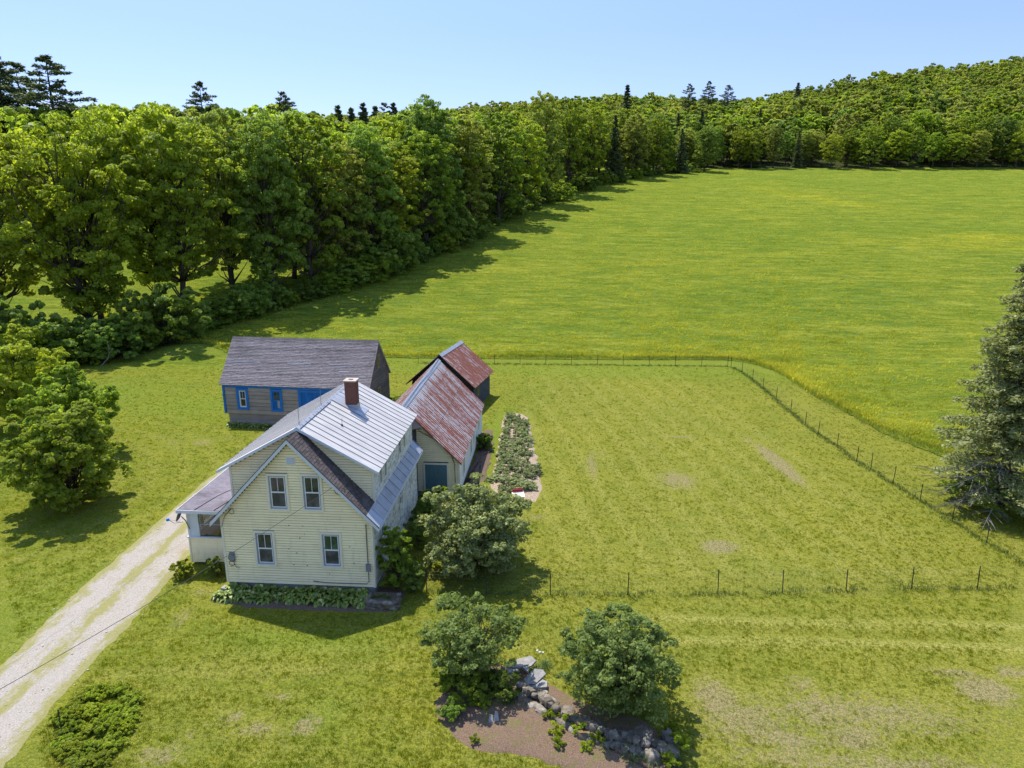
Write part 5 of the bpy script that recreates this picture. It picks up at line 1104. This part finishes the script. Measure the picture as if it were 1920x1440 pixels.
# ---------------------------------------------------------------- grasses
def tuft_field(name, pts, nb, hgt, spread, mat, label, cat='grass', wid=.012):
    """Blades of grass around many points, joined."""
    P = np.asarray(pts, float); k = len(P); idx = np.repeat(np.arange(k), nb); n = len(idx)
    base = P[idx] + np.concatenate([rs.normal(0, spread, (n, 2)), np.zeros((n, 1))], 1)
    a = rs.uniform(0, 2 * np.pi, n); lean = rs.uniform(.1, .7, n); h = hgt * rs.uniform(.5, 1.15, n)
    d = np.stack([np.cos(a), np.sin(a), np.zeros(n)], 1); w = np.stack([-np.sin(a), np.cos(a), np.zeros(n)], 1) * wid
    up = np.array([0, 0, 1.0])
    m_ = base + up * (h * .6)[:, None] + d * (h * lean * .3)[:, None]; e = base + up * (h * np.where(lean > .5, .75, 1))[:, None] + d * (h * lean * .95)[:, None]
    v = np.stack([base - w, base + w, m_ + w * .9, m_ - w * .9, e + w * .15, e - w * .15], 1).reshape(-1, 3); b = np.arange(n) * 6
    q = np.concatenate([np.stack([b, b + 1, b + 2, b + 3], 1), np.stack([b + 3, b + 2, b + 4, b + 5], 1)])
    t = np.clip(rs.uniform(0, 1, k)[idx] * .5 + rs.uniform(0, .55, n), 0, 1)
    me = np_mesh(name, v, q, M[mat], np.concatenate([t, t])); return tag(link(name, me), label, cat, kind='stuff')
pts = []
for line, den, jit in ((ff, 5, .14), (fr_, 6, .18), (fb_, 5, .2)):
    for i in range(len(line) - 1):
        a = Vector((*line[i], 0)); b = Vector((*line[i + 1], 0)); n = int((b - a).length * den)
        for j in range(n):
            q = a.lerp(b, j / n); near = min(j, n - j) / n
            if line is ff and rnd.random() > (1.05 if near < .3 else .25): continue
            x, y = q.x + rnd.gauss(0, jit * .6), q.y + rnd.gauss(0, jit * .6); pts.append((x, y, float(tz(x, y))))
tuft_field('fence_grass', pts, 22, .15, .12, 'darkgrass', 'dark unmown grass left standing under the wire fences', wid=.009)
pts = []
for k in range(1, len(ex) - 1):
    if ex[k][0] < -48 or ex[k][0] > 60: continue
    for _ in range(5 if ex[k][0] > 19 else 7):
        t = abs(rnd.gauss(0, .9)); dx, dy = fx[k] - ex[k]; l = math.hypot(dx, dy); x = ex[k][0] + dx / l * t + rnd.gauss(0, .2); y = ex[k][1] + dy / l * t; pts.append((x, y, float(tz(x, y)) + min(.2, t * .2)))
tuft_field('field_edge_grass', pts, 18, .24, .22, 'grass', 'tall grass standing along the mown edge of the hay field', wid=.013)
# grass sward seen as relief near the camera and over the field: tufts scattered on the sheets
def scatter(name, region, n, tuft, label, mat, zfun=lambda x, y: 0.0, smin=.7, smax=1.3):
    me = bpy.data.meshes.new(name); P = region(n); v = np.stack([P[:, 0], P[:, 1], tz(P[:, 0], P[:, 1]) + zfun(P[:, 0], P[:, 1])], 1)
    me.vertices.add(len(v)); me.vertices.foreach_set('co', v.astype(np.float32).reshape(-1)); me.update()
    o = link(name, me); tag(o, label, 'grass', kind='stuff')
    ng = bpy.data.node_groups.new(name, 'GeometryNodeTree'); ng.interface.new_socket('Geometry', in_out='INPUT', socket_type='NodeSocketGeometry'); ng.interface.new_socket('Geometry', in_out='OUTPUT', socket_type='NodeSocketGeometry')
    N = ng.nodes; gi = N.new('NodeGroupInput'); go = N.new('NodeGroupOutput'); iop = N.new('GeometryNodeInstanceOnPoints'); oi = N.new('GeometryNodeObjectInfo'); rv = N.new('FunctionNodeRandomValue'); rv.data_type = 'FLOAT_VECTOR'
    rv.inputs[0].default_value = (0, 0, 0); rv.inputs[1].default_value = (.25, .25, 6.28); rf = N.new('FunctionNodeRandomValue'); rf.data_type = 'FLOAT'
    [i for i in rf.inputs if i.name == 'Min' and i.type == 'VALUE'][0].default_value = smin; [i for i in rf.inputs if i.name == 'Max' and i.type == 'VALUE'][0].default_value = smax
    oi.inputs['Object'].default_value = tuft; oi.inputs['As Instance'].default_value = True
    ng.links.new(gi.outputs[0], iop.inputs['Points']); ng.links.new(oi.outputs['Geometry'], iop.inputs['Instance']); ng.links.new(rv.outputs[0], iop.inputs['Rotation'])
    ng.links.new([x for x in rf.outputs if x.type == 'VALUE'][0], iop.inputs['Scale']); ng.links.new(iop.outputs[0], go.inputs[0])
    md = o.modifiers.new('scatter', 'NODES'); md.node_group = ng; return o

def in_poly(P, poly):
    c = np.zeros(len(P), bool); j = len(poly) - 1
    for i in range(len(poly)):
        (xi, yi), (xj, yj) = poly[i][:2], poly[j][:2]
        if yi != yj: c ^= ((yi > P[:, 1]) != (yj > P[:, 1])) & (P[:, 0] < (xj - xi) * (P[:, 1] - yi) / (yj - yi) + xi)
        j = i
    return c
LAWN_HOLES = [[(-21.9, 6), (-21.9, 24), (-22.6, 41), (-22, 49), (-18, 49), (-18.1, 29), (-17.4, 20), (-16.6, 6)], [(-18.2, 29.8), (-18.2, 37), (-15, 40), (-5.2, 52.5), (-4.7, 47), (-4.6, 41), (-5.6, 39.2), (-8, 38), (-6.7, 26.6), (-15.6, 26.7), (-15.6, 29.8)],
              [G(*p) for p in [(812, 1315), (845, 1275), (930, 1245), (1005, 1262), (1070, 1310), (1200, 1345), (1262, 1400), (1290, 1470), (1100, 1450), (985, 1418), (880, 1408), (828, 1365)]], [G(*p) for p in [(930, 775), (1000, 775), (1025, 925), (1000, 950), (925, 945), (912, 905)]], [(-27, 51.5), (-14.4, 50.8), (-14, 57), (-26, 57.5)]]
def lawn_pts(n):
    D = 14 + 64 * rs.uniform(0, 1, n) ** 1.7; L_ = rs.uniform(-.78, .78, n) * D * 1.02 + 0; P = np.stack([L_ * cY - D * sY, L_ * sY + D * cY], 1)
    k = np.ones(len(P), bool)
    for h in LAWN_HOLES: k &= ~in_poly(P, h)
    edge_y = np.interp(P[:, 0], [18, 22, 24, 26, 30, 60], [75, 70, 55, 47, 42, 36]); k &= P[:, 1] < edge_y
    P = P[k]; ii = np.clip(((P[:, 0] + 75) / .4).astype(int), 0, dry.shape[0] - 1); jj = np.clip(((P[:, 1] - 4) / .4).astype(int), 0, dry.shape[1] - 1)
    w_ = np.maximum(dry[ii, jj], light[ii, jj] * .7); return P[rs.uniform(0, 1, len(P)) > np.clip(w_ * 1.9 - .25, 0, .93)]
def field_pts(n):
    t = rs.uniform(0, 1, n) ** 2.3 * .95 + .004; i = rs.randint(0, len(ex), n); f = rs.uniform(0, 1, n)[:, None]; i2 = np.minimum(i + 1, len(ex) - 1)
    a = ex[i] * (1 - f) + ex[i2] * f; b = fx[i] * (1 - f) + fx[i2] * f; P = a * (1 - t[:, None]) + b * t[:, None]; w_ = np.zeros(n)
    for q in FLW:
        x, y = G(q[0], q[1]); w_ = np.maximum(w_, (q[4]) * np.exp(-(((P[:, 0] - x) / q[2]) ** 2 + ((P[:, 1] - y) / q[3]) ** 2)))
    return P[rs.uniform(0, 1, n) > w_ * 1.1]
def tuft_obj(name, nb, h, sp, wid, mat, loc, label):
    tmp = tuft_field(name, [(0, 0, 0)], nb, h, sp, mat, None, None, wid); tmp.location = loc; return tag(tmp, label, 'grass')
ta = tuft_obj('grass_tuft', 16, .075, .07, .007, 'lawnblade', (6.0, 25.0, 0), 'short tuft of lawn grass in the open lawn in front of the fence')
tb = tuft_obj('grass_tuft', 26, .34, .20, .018, 'fieldblade', (10.0, 90.0, float(tz(10, 90)) + .25), 'taller tuft of hay grass in the field beyond the back fence')
scatter('lawn_grass', lawn_pts, 80000, ta, 'short mown grass of the lawn around the house', 'grass', smin=.5, smax=1.2)
scatter('hay_grass', field_pts, 42000, tb, 'standing hay grass of the big field', 'grass', zfun=lambda x, y: .14, smin=.5, smax=1.3)

# ---------------------------------------------------------------- hostas, garden, daylilies
def leafy(name, nl, L_, w, z, mat, arch=.5, spread=1.0, seed=0):
    """A rosette of arching strap or oval leaves."""
    r = random.Random(seed); vs = []; fs = []; ts = []
    for i in range(nl):
        a = r.uniform(0, 6.28); el = r.uniform(.25, 1.35); l = L_ * r.uniform(.7, 1.15); d = Vector((math.cos(a), math.sin(a), 0)); sd = Vector((-math.sin(a), math.cos(a), 0)); p = d * r.uniform(0, .05); n = len(vs); tv = r.uniform(.1, 1)
        for k in range(4):
            t = k / 3; q = p + d * l * t * math.cos(el) * spread + Vector((0, 0, l * (math.sin(el) * t - arch * t * t) + z)); ww = w * (.35, 1, .85, .08)[k] * .5
            vs += [q - sd * ww + Vector((0, 0, ww * .4)), q + sd * ww + Vector((0, 0, ww * .4))]
            if k: fs.append((n + 2*k - 2, n + 2*k - 1, n + 2*k + 1, n + 2*k)); ts.append(tv)
    return np_mesh(name, np.array([tuple(v) for v in vs]), np.array(fs), M[mat], np.array(ts))
hm = [leafy('hosta%d' % i, 64, .42, .13, .02, 'hosta', .62, 1.0, i) for i in range(3)]
spots = []
for i in range(13): spots.append((-15.15 + i * .55 + rnd.uniform(-.06, .06), 27.36 - .01 * i + rnd.uniform(-.07, .07)))
for i in range(11): spots.append((-14.7 + i * .6 + rnd.uniform(-.08, .08), 27.78 + rnd.uniform(-.05, .05)))
for i, (x, y) in enumerate(spots):
    s = rnd.uniform(1.05, 1.35) * (1.15 if i >= 13 else 1); o = link('hosta_plant', hm[i % 3], loc=(x, y, .02), rot=(0, 0, rnd.uniform(0, 6)), scale=(s, s, s * 1.45))
    lb = 'hosta in the outer row of the bed below the front wall' if i < 13 else 'hosta in the inner row of the bed, against the front foundation'
    if i == 0: lb = 'pale green hosta at the left end of the bed below the front wall'
    if i == 12: lb = 'big hosta with narrow pale edged leaves beside the stone planter'
    tag(o, lb, 'plant', 'hostas below the front wall')
cb, sb = math.cos(R(-3.3)), math.sin(R(-3.3))
for i in range(16):
    lx = .5 + i * .36; ly = -.35 - (.3 if i % 2 else 0); x = -26.45 + lx * cb - ly * sb; y = 51.88 + lx * sb + ly * cb; s = rnd.uniform(.9, 1.3)
    tag(link('hosta_plant', hm[i % 3], loc=(x, y, .02), rot=(0, 0, rnd.uniform(0, 6)), scale=(s, s, s * 1.2)), 'dark leafy plant in the row along the front wall of the barn', 'plant', 'plants along the barn wall')
gm = [broadleaf('garden_plant%d' % i, .5, .36, .0, 9, 6, 13, .05, 'garden', shape='round', trunk_r=.012)[1] for i in range(3)]
GP = [(944, 779), (966, 771), (988, 779), (1000, 830), (1012, 880), (1017, 918), (1003, 942), (965, 948), (926, 940), (918, 912), (930, 860), (938, 815)]
GPW = [Vector((*G(*p), 0)) for p in GP]; gc = sum(GPW, Vector()) / len(GPW)
def inside(x, y, poly):
    c = False; j = len(poly) - 1
    for i in range(len(poly)):
        if (poly[i].y > y) != (poly[j].y > y) and x < (poly[j].x - poly[i].x) * (y - poly[i].y) / (poly[j].y - poly[i].y) + poly[i].x: c = not c
        j = i
    return c
shr = [gc + (p - gc) * .86 for p in GPW]; k = 0
yy = 39.2
while yy < 55.6:
    xx = -5.2
    while xx < -.6:
        x, y = xx + rnd.uniform(-.13, .13), yy + rnd.uniform(-.13, .13)
        if inside(x, y, shr) and not (abs(x + 2.37) < .55 and abs(y - 38.7) < 1.2) and rnd.random() < .93:
            s = rnd.uniform(.75, 1.25); far = y > 50
            tag(link('garden_plant', gm[k % 3], loc=(x, y, .06), rot=(0, 0, rnd.uniform(0, 6)), scale=(s, s, s * rnd.uniform(.55, .95))), 'pale green garden plant in the ' + ('far' if far else ('middle' if y > 44 else 'near')) + ' part of the long straw mulched bed', 'plant', 'plants in the long garden bed'); k += 1
        xx += .60
    yy += .62
print('garden plants', k)
x, y = G(972, 944)
t = empty('garden_box', (x, y, .05), .28, 'small cream topped box with a red back at the near end of the garden bed', 'box')
mb = MB(); mb.prism([(-.36, -.2, .40), (.36, -.2, .40), (.36, .24, .56), (-.36, .24, .56)], (0, 0, .03)); mb.build('lid', M['board'], t)
mb = MB(); mb.box(-.3, .3, .25, .29, .1, .74); mb.build('back_panel', M['red'], t)
mb = MB(); mb.box(-.29, .29, -.12, .18, .14, .38); mb.build('box_body', M['greymetal'], t)
for sx in (-.28, .24):
    for sy in (-.12, .2): mb = MB(); mb.box(sx, sx + .04, sy, sy + .03, -.06, .4); mb.build('leg', M['darkwood'], t)
mb = MB(); q = []
for i in range(10):
    a = math.pi / 2 + i * math.pi / 5; r_ = .10 if i % 2 == 0 else .045; u_, v_ = -.14 + r_ * math.cos(a), .02 + r_ * math.sin(a); q.append((u_, v_, .434 + (v_ + .2) * .3636))
mb.prism(q, (0, 0, .006)); mb.build('emblem', M['greymetal'], t)
dm2 = leafy('daylily', 70, .75, .022, 0, 'darkgrass', .55, .8, 9)
for i, (px, py, s, lb) in enumerate([(1140, 1402, 1.0, 'arching daylily clump at the foot of the stone wall, left one'), (1185, 1418, 1.15, 'largest arching daylily clump below the round boulders'), (1218, 1430, .9, 'daylily clump at the bottom edge, right of the largest'), (1005, 1262, .95, 'upright iris clump behind the slab pile'), (1022, 1250, .8, 'second iris clump behind the slab pile with white blooms'), (893, 1262, .6, 'grassy tuft under the smaller fruit bush'), (1272, 1432, .8, 'weedy tuft beside the last boulder')]):
    x, y = G(px, py); tag(link('daylily_clump' if i < 3 else 'grass_clump', dm2, loc=(x, y, .05), rot=(0, 0, i), scale=(s, s, s)), lb, 'plant')
wm = [broadleaf('weed%d' % i, .32, .22, .0, 6, 5, 9, .045, 'bright', trunk_r=.008)[1] for i in range(2)]
for i, (px, py, s) in enumerate([(890, 1394, .8), (1042, 1380, 1.2), (1046, 1402, 1.1), (1065, 1362, 1.5), (1030, 1352, 1.2), (1085, 1378, 1.3), (1120, 1395, 1.2), (905, 1330, 1.2), (1255, 1438, 1.4), (1275, 1405, 1.6), (1262, 1375, 1.4), (842, 1300, 1.3), (1100, 1410, 1.0)]):
    x, y = G(px, py); tag(link('weed_plant', wm[i % 2], loc=(x, y, .05), rot=(0, 0, i), scale=(s, s, s)), 'small green weed growing in the reddish mulch bed', 'plant', 'weeds in the mulch bed')
mb = MB()
for (dx, dy, h) in ((0, 0, .6), (.12, .1, .52), (-.1, .15, .56)):
    x, y = -.62 + dx, 23.62 + dy
    for k in range(5):
        a = k * 1.257; mb.prism([(x, y, h), (x + .05 * math.cos(a), y + .05 * math.sin(a), h + .03), (x + .05 * math.cos(a + .8), y + .05 * math.sin(a + .8), h + .03)], (0, 0, .01))
tag(mb.build('white_flowers', M['white']), 'cluster of white iris blooms above the clump behind the slab pile', 'flower', kind='stuff')
# herb patch at the bottom left
x, y = G(182, 1378); mound = MB()
hb = [broadleaf('herb%d' % i, .34, .42, .0, 18, 7, 16, .042, mt, trunk_r=.012, stems=2, loose=True, shape='dome') for i, mt in enumerate(['bright', 'bright', 'maple'])]
HBP = [(150, 1318), (185, 1305), (222, 1300), (248, 1318), (135, 1345), (170, 1340), (210, 1335), (245, 1345), (130, 1378), (165, 1372), (205, 1370), (235, 1372), (135, 1410), (172, 1405), (208, 1400), (150, 1435), (185, 1430), (120, 1355), (125, 1400)]
for i, (px, py) in enumerate(HBP):
    x, y = G(px, py); s = rnd.uniform(.8, 1.15)
    plant('leafy_weed', hb[(0, 1, 0, 2, 0)[i % 5]], (x, y, 0), i, (s, s, s * rnd.uniform(.7, 1.1)), 'low leafy plant in the overgrown patch beside the gravel drive', 'plant', 'plants of the overgrown patch by the drive')
x, y = G(116, 1375); mb = MB(); mb.tube([(0, 0, -.1), (.02, 0, .95)], .02, 6); tag(mb.build('garden_stake', M['post'], loc=(x, y, 0)), 'thin dark stake at the left side of the overgrown patch by the drive', 'stake')
# ---------------------------------------------------------------- stones
def stone_mesh(name, sx, sy, sz, rough=.16, seed=0, mat='stone'):
    import bmesh
    r = random.Random(seed); bm = bmesh.new(); bmesh.ops.create_cube(bm, size=1); bmesh.ops.subdivide_edges(bm, edges=bm.edges, cuts=2, use_grid_fill=True)
    for v in bm.verts:
        n = v.co.normalized() * .62; v.co = v.co.lerp(n, .5) + Vector((r.gauss(0, 1), r.gauss(0, 1), r.gauss(0, 1))) * rough * .35
        v.co.x *= sx; v.co.y *= sy; v.co.z *= sz
    me = bpy.data.meshes.new(name); bm.to_mesh(me); bm.free(); me.materials.append(M[mat]); me.polygons.foreach_set('use_smooth', [seed % 2 == 0] * len(me.polygons)); return me
SM = [stone_mesh('stone%d' % i, 1, rnd.uniform(.65, .95), rnd.uniform(.55, .8), .2, i) for i in range(7)]
x0, y0 = -1.0, 22.2; wall = empty('stone_wall', (x0, y0, 0), 0, 'low mossy dry stone wall curving under the larger fruit bush', 'stone wall')
wp = [Vector((*G(*p), 0)) for p in [(975, 1302), (1010, 1322), (1045, 1345), (1090, 1372), (1140, 1392), (1190, 1402), (1225, 1412)]]
for i, p in enumerate(resample([q.to_tuple() for q in wp], 22)):
    for k in range(3):
        s = rnd.uniform(.30, .52) if k < 2 else rnd.uniform(.22, .36); hh = (.12, .12, .36)[k]; off = (-.22, .22, 0)[k]
        link('stone', SM[(i * 3 + k) % 7], wall, loc=(p.x - x0 + off * .5 + rnd.uniform(-.08, .08), p.y - y0 + off + rnd.uniform(-.06, .06), hh), rot=(rnd.uniform(-.3, .3), rnd.uniform(-.3, .3), rnd.uniform(0, 6)), scale=(s, s, s))
BP = [(1172, 1392, .62, 'rounded grey boulder half under the larger fruit bush'), (1203, 1398, .70, 'broad rounded boulder right of the daylilies'), (1222, 1424, .52, 'upright tan boulder in the row at the bottom'), (1240, 1410, .42, 'small boulder between the tan and the white spotted one'), (1256, 1420, .55, 'white spotted boulder near the end of the wall'), (1252, 1392, .5, 'brownish boulder at the far right end of the wall'), (1262, 1402, .36, 'smallest pale stone at the right end of the wall')]
for i, (px, py, s, lb) in enumerate(BP):
    x, y = G(px, py); tag(link('boulder', SM[i % 7], loc=(x, y, s * .25), rot=(rnd.uniform(-.4, .4), rnd.uniform(-.4, .4), i), scale=(s, s, s * 1.1)), lb, 'boulder')
SP = [(960, 1262, .62, .42, .12, 'flat grey slab at the left of the slab pile'), (984, 1256, .72, .48, .30, 'largest pale slab tilted on top of the pile'), (972, 1268, .6, .16, .40, 'narrow slab lying across the top of the pile'), (985, 1272, .55, .15, .42, 'second narrow slab across the pile'), (1003, 1280, .8, .5, .22, 'wide pale slab at the right of the pile'), (1012, 1290, .62, .46, .14, 'lower wide slab beside the wall'), (993, 1298, .5, .36, .10, 'slab leaning at the front of the pile'), (952, 1275, .5, .36, .1, 'shaded slab under the left end of the pile'), (975, 1290, .45, .3, .06, 'small slab at the foot of the pile'), (1018, 1305, .42, .3, .12, 'small flat slab where the wall starts'),
      (920, 1358, .14, .42, .10, 'pale upright slab stuck in the mulch, left of a pair'), (930, 1356, .16, .5, .12, 'pale upright slab stuck in the mulch, right of a pair')]
for i, (px, py, a, b, z, lb) in enumerate(SP):
    x, y = G(px, py); r3 = random.Random(i); mb = MB(); n = 6; pl = []
    for k in range(n): an = 2 * math.pi * k / n + r3.uniform(-.25, .25); pl.append((a * .62 * math.cos(an) * r3.uniform(.85, 1.1), b * .62 * math.sin(an) * r3.uniform(.85, 1.1), 0))
    mb.prism(pl, (0, 0, .07)); tag(mb.build('stone_slab', M['slab'], loc=(x, y, z), rot=(r3.uniform(-.22, .22) if i < 10 else .75, r3.uniform(-.25, .25), r3.uniform(0, 3) if i < 10 else .15)), lb, 'stone slab')
pl_ = empty('stone_planter', (-7.7, 27.35, 0), 0, 'small dry stone planter at the front right corner of the house', 'planter')
for lev in range(3):
    for i in range(7):
        for (x, y) in ((-.55 + i * .2, -.3 + rnd.uniform(-.03, .03)),): link('stone', SM[(i + lev) % 7], pl_, loc=(x + (.08 if lev % 2 else 0), y, .06 + lev * .125), rot=(rnd.uniform(-.1, .1), rnd.uniform(-.1, .1), rnd.choice((0, 3.1))), scale=(.3, .24, .22))
    for i in range(3):
        for x in (-.58, .68): link('stone', SM[(i * 2 + lev) % 7], pl_, loc=(x, -.1 + i * .2, .06 + lev * .125), rot=(0, 0, 1.57), scale=(.28, .24, .22))
mb = MB(); mb.box(-.5, .6, -.2, .5, 0, .33); mb.build('soil', M['soil'], pl_)
for i, (x, y) in enumerate([(-8.05, 27.4), (-7.75, 27.5), (-7.45, 27.42)]): tag(link('grass_clump', dm2, loc=(x, y, .33), rot=(0, 0, i), scale=(.5, .5, .5)), ('left', 'middle', 'right')[i] + ' grassy clump growing in the stone planter', 'plant')
mb = MB(); mb.prism([(-15.25, 27.75, 0), (-14.95, 27.7, 0), (-14.9, 28.0, 0), (-15.2, 28.02, 0)], (0, 0, .28)); tag(mb.build('corner_stone', M['slab']), 'pale flat stone standing at the left front corner of the foundation', 'stone')
# ---------------------------------------------------------------- dish, cables
t = empty('satellite_dish', (-17.95, 30.2, 2.35), R(-55), 'dark satellite dish hanging at the front left corner of the porch', 'satellite dish')
vs = [(0, 0, 0)]; fs = []
for r_ in (.5, 1.0):
    for k in range(18): a = 2 * math.pi * k / 18; vs.append((.24 * r_ * math.cos(a), -.09 * r_ * r_ + .0, .31 * r_ * math.sin(a)))
for k in range(18): k2 = (k + 1) % 18; fs += [(0, 1 + k, 1 + k2), (1 + k, 19 + k, 19 + k2, 1 + k2)]
vs2 = [(x, y + .015, z) for x, y, z in vs]; n = len(vs); fs = fs + [tuple(i + n for i in f[::-1]) for f in fs] + [(19 + k, 19 + k + n, 19 + (k + 1) % 18 + n, 19 + (k + 1) % 18) for k in range(18)]
mb = MB(); mb.add(vs + vs2, fs); d = mb.build('dish', M['black'], t, True); d.location = (0, -.2, .3); d.rotation_euler = (R(-25), 0, 0)
mb = MB(); mb.tube([(0, -.1, -.05), (0, -.5, -.02), (0, -.72, .22)], .014, 5); mb.tube([(.2, -.25, .1), (0, -.72, .22)], .008, 4); mb.build('feed_arm', M['greymetal'], t)
mb = MB(); mb.box(-.06, .06, -.82, -.68, .18, .28); mb.build('receiver', M['blue'], t)
mb = MB(); mb.tube([(0, -.15, .25), (.02, 0, .0), (.12, .1, -.32), (.2, .13, -.4)], .022, 6); mb.build('mast', M['wire'], t)
def sagline(a, b, sag, n=24):
    a, b = Vector(a), Vector(b); return [a.lerp(b, i / n) - Vector((0, 0, sag * 4 * (i / n) * (1 - i / n))) for i in range(n + 1)]
PX, PY = -17.5, 4.0
mb = MB(); mb.tube([(PX, PY, -.3), (PX, PY, 9.2)], [.15, .11], 10); pole = empty('utility_pole', (0, 0, 0), 0, 'wooden utility pole beside the road end of the gravel drive', 'utility pole'); mb.build('pole', M['polewood'], pole)
for nm, a, zb_, sag, mt, r_, lb in (('power_cable', (-9.72, 27.93, 5.34), 6.35, .55, 'cable', .009, 'dark twisted service cable running from the front gable over the drive'), ('phone_cable', (-14.15, 27.92, 4.5), 5.4, .5, 'cable2', .004, 'thin pale phone cable running from the left eave over the drive')):
    mb = MB(); mb.tube(sagline(a, (PX, PY, zb_), sag), r_, 5); tag(mb.build(nm, M[mt]), lb, 'cable')

mb = MB(); r4 = random.Random(9)
for i in range(900):
    y = r4.uniform(14, 40); t = r4.uniform(-.06, 1.06); xl = np.interp(y, [p[1] for p in dl], [p[0] for p in dl]); xr = np.interp(y, [p[1] for p in dr], [p[0] for p in dr]); x = xl + (xr - xl) * t; q = r4.uniform(.012, .03) * (1.8 if r4.random() < .04 else 1)
    a = r4.uniform(0, 6.28); P4 = [(x + q * math.cos(a + k * 1.57) * r4.uniform(.7, 1.2), y + q * math.sin(a + k * 1.57) * r4.uniform(.7, 1.2), .005) for k in range(4)]; mb.prism(P4, (0, 0, q * .8))
tag(mb.build('loose_stones', M['gravelstone']), 'loose stones scattered over the gravel drive', 'stones', kind='stuff')
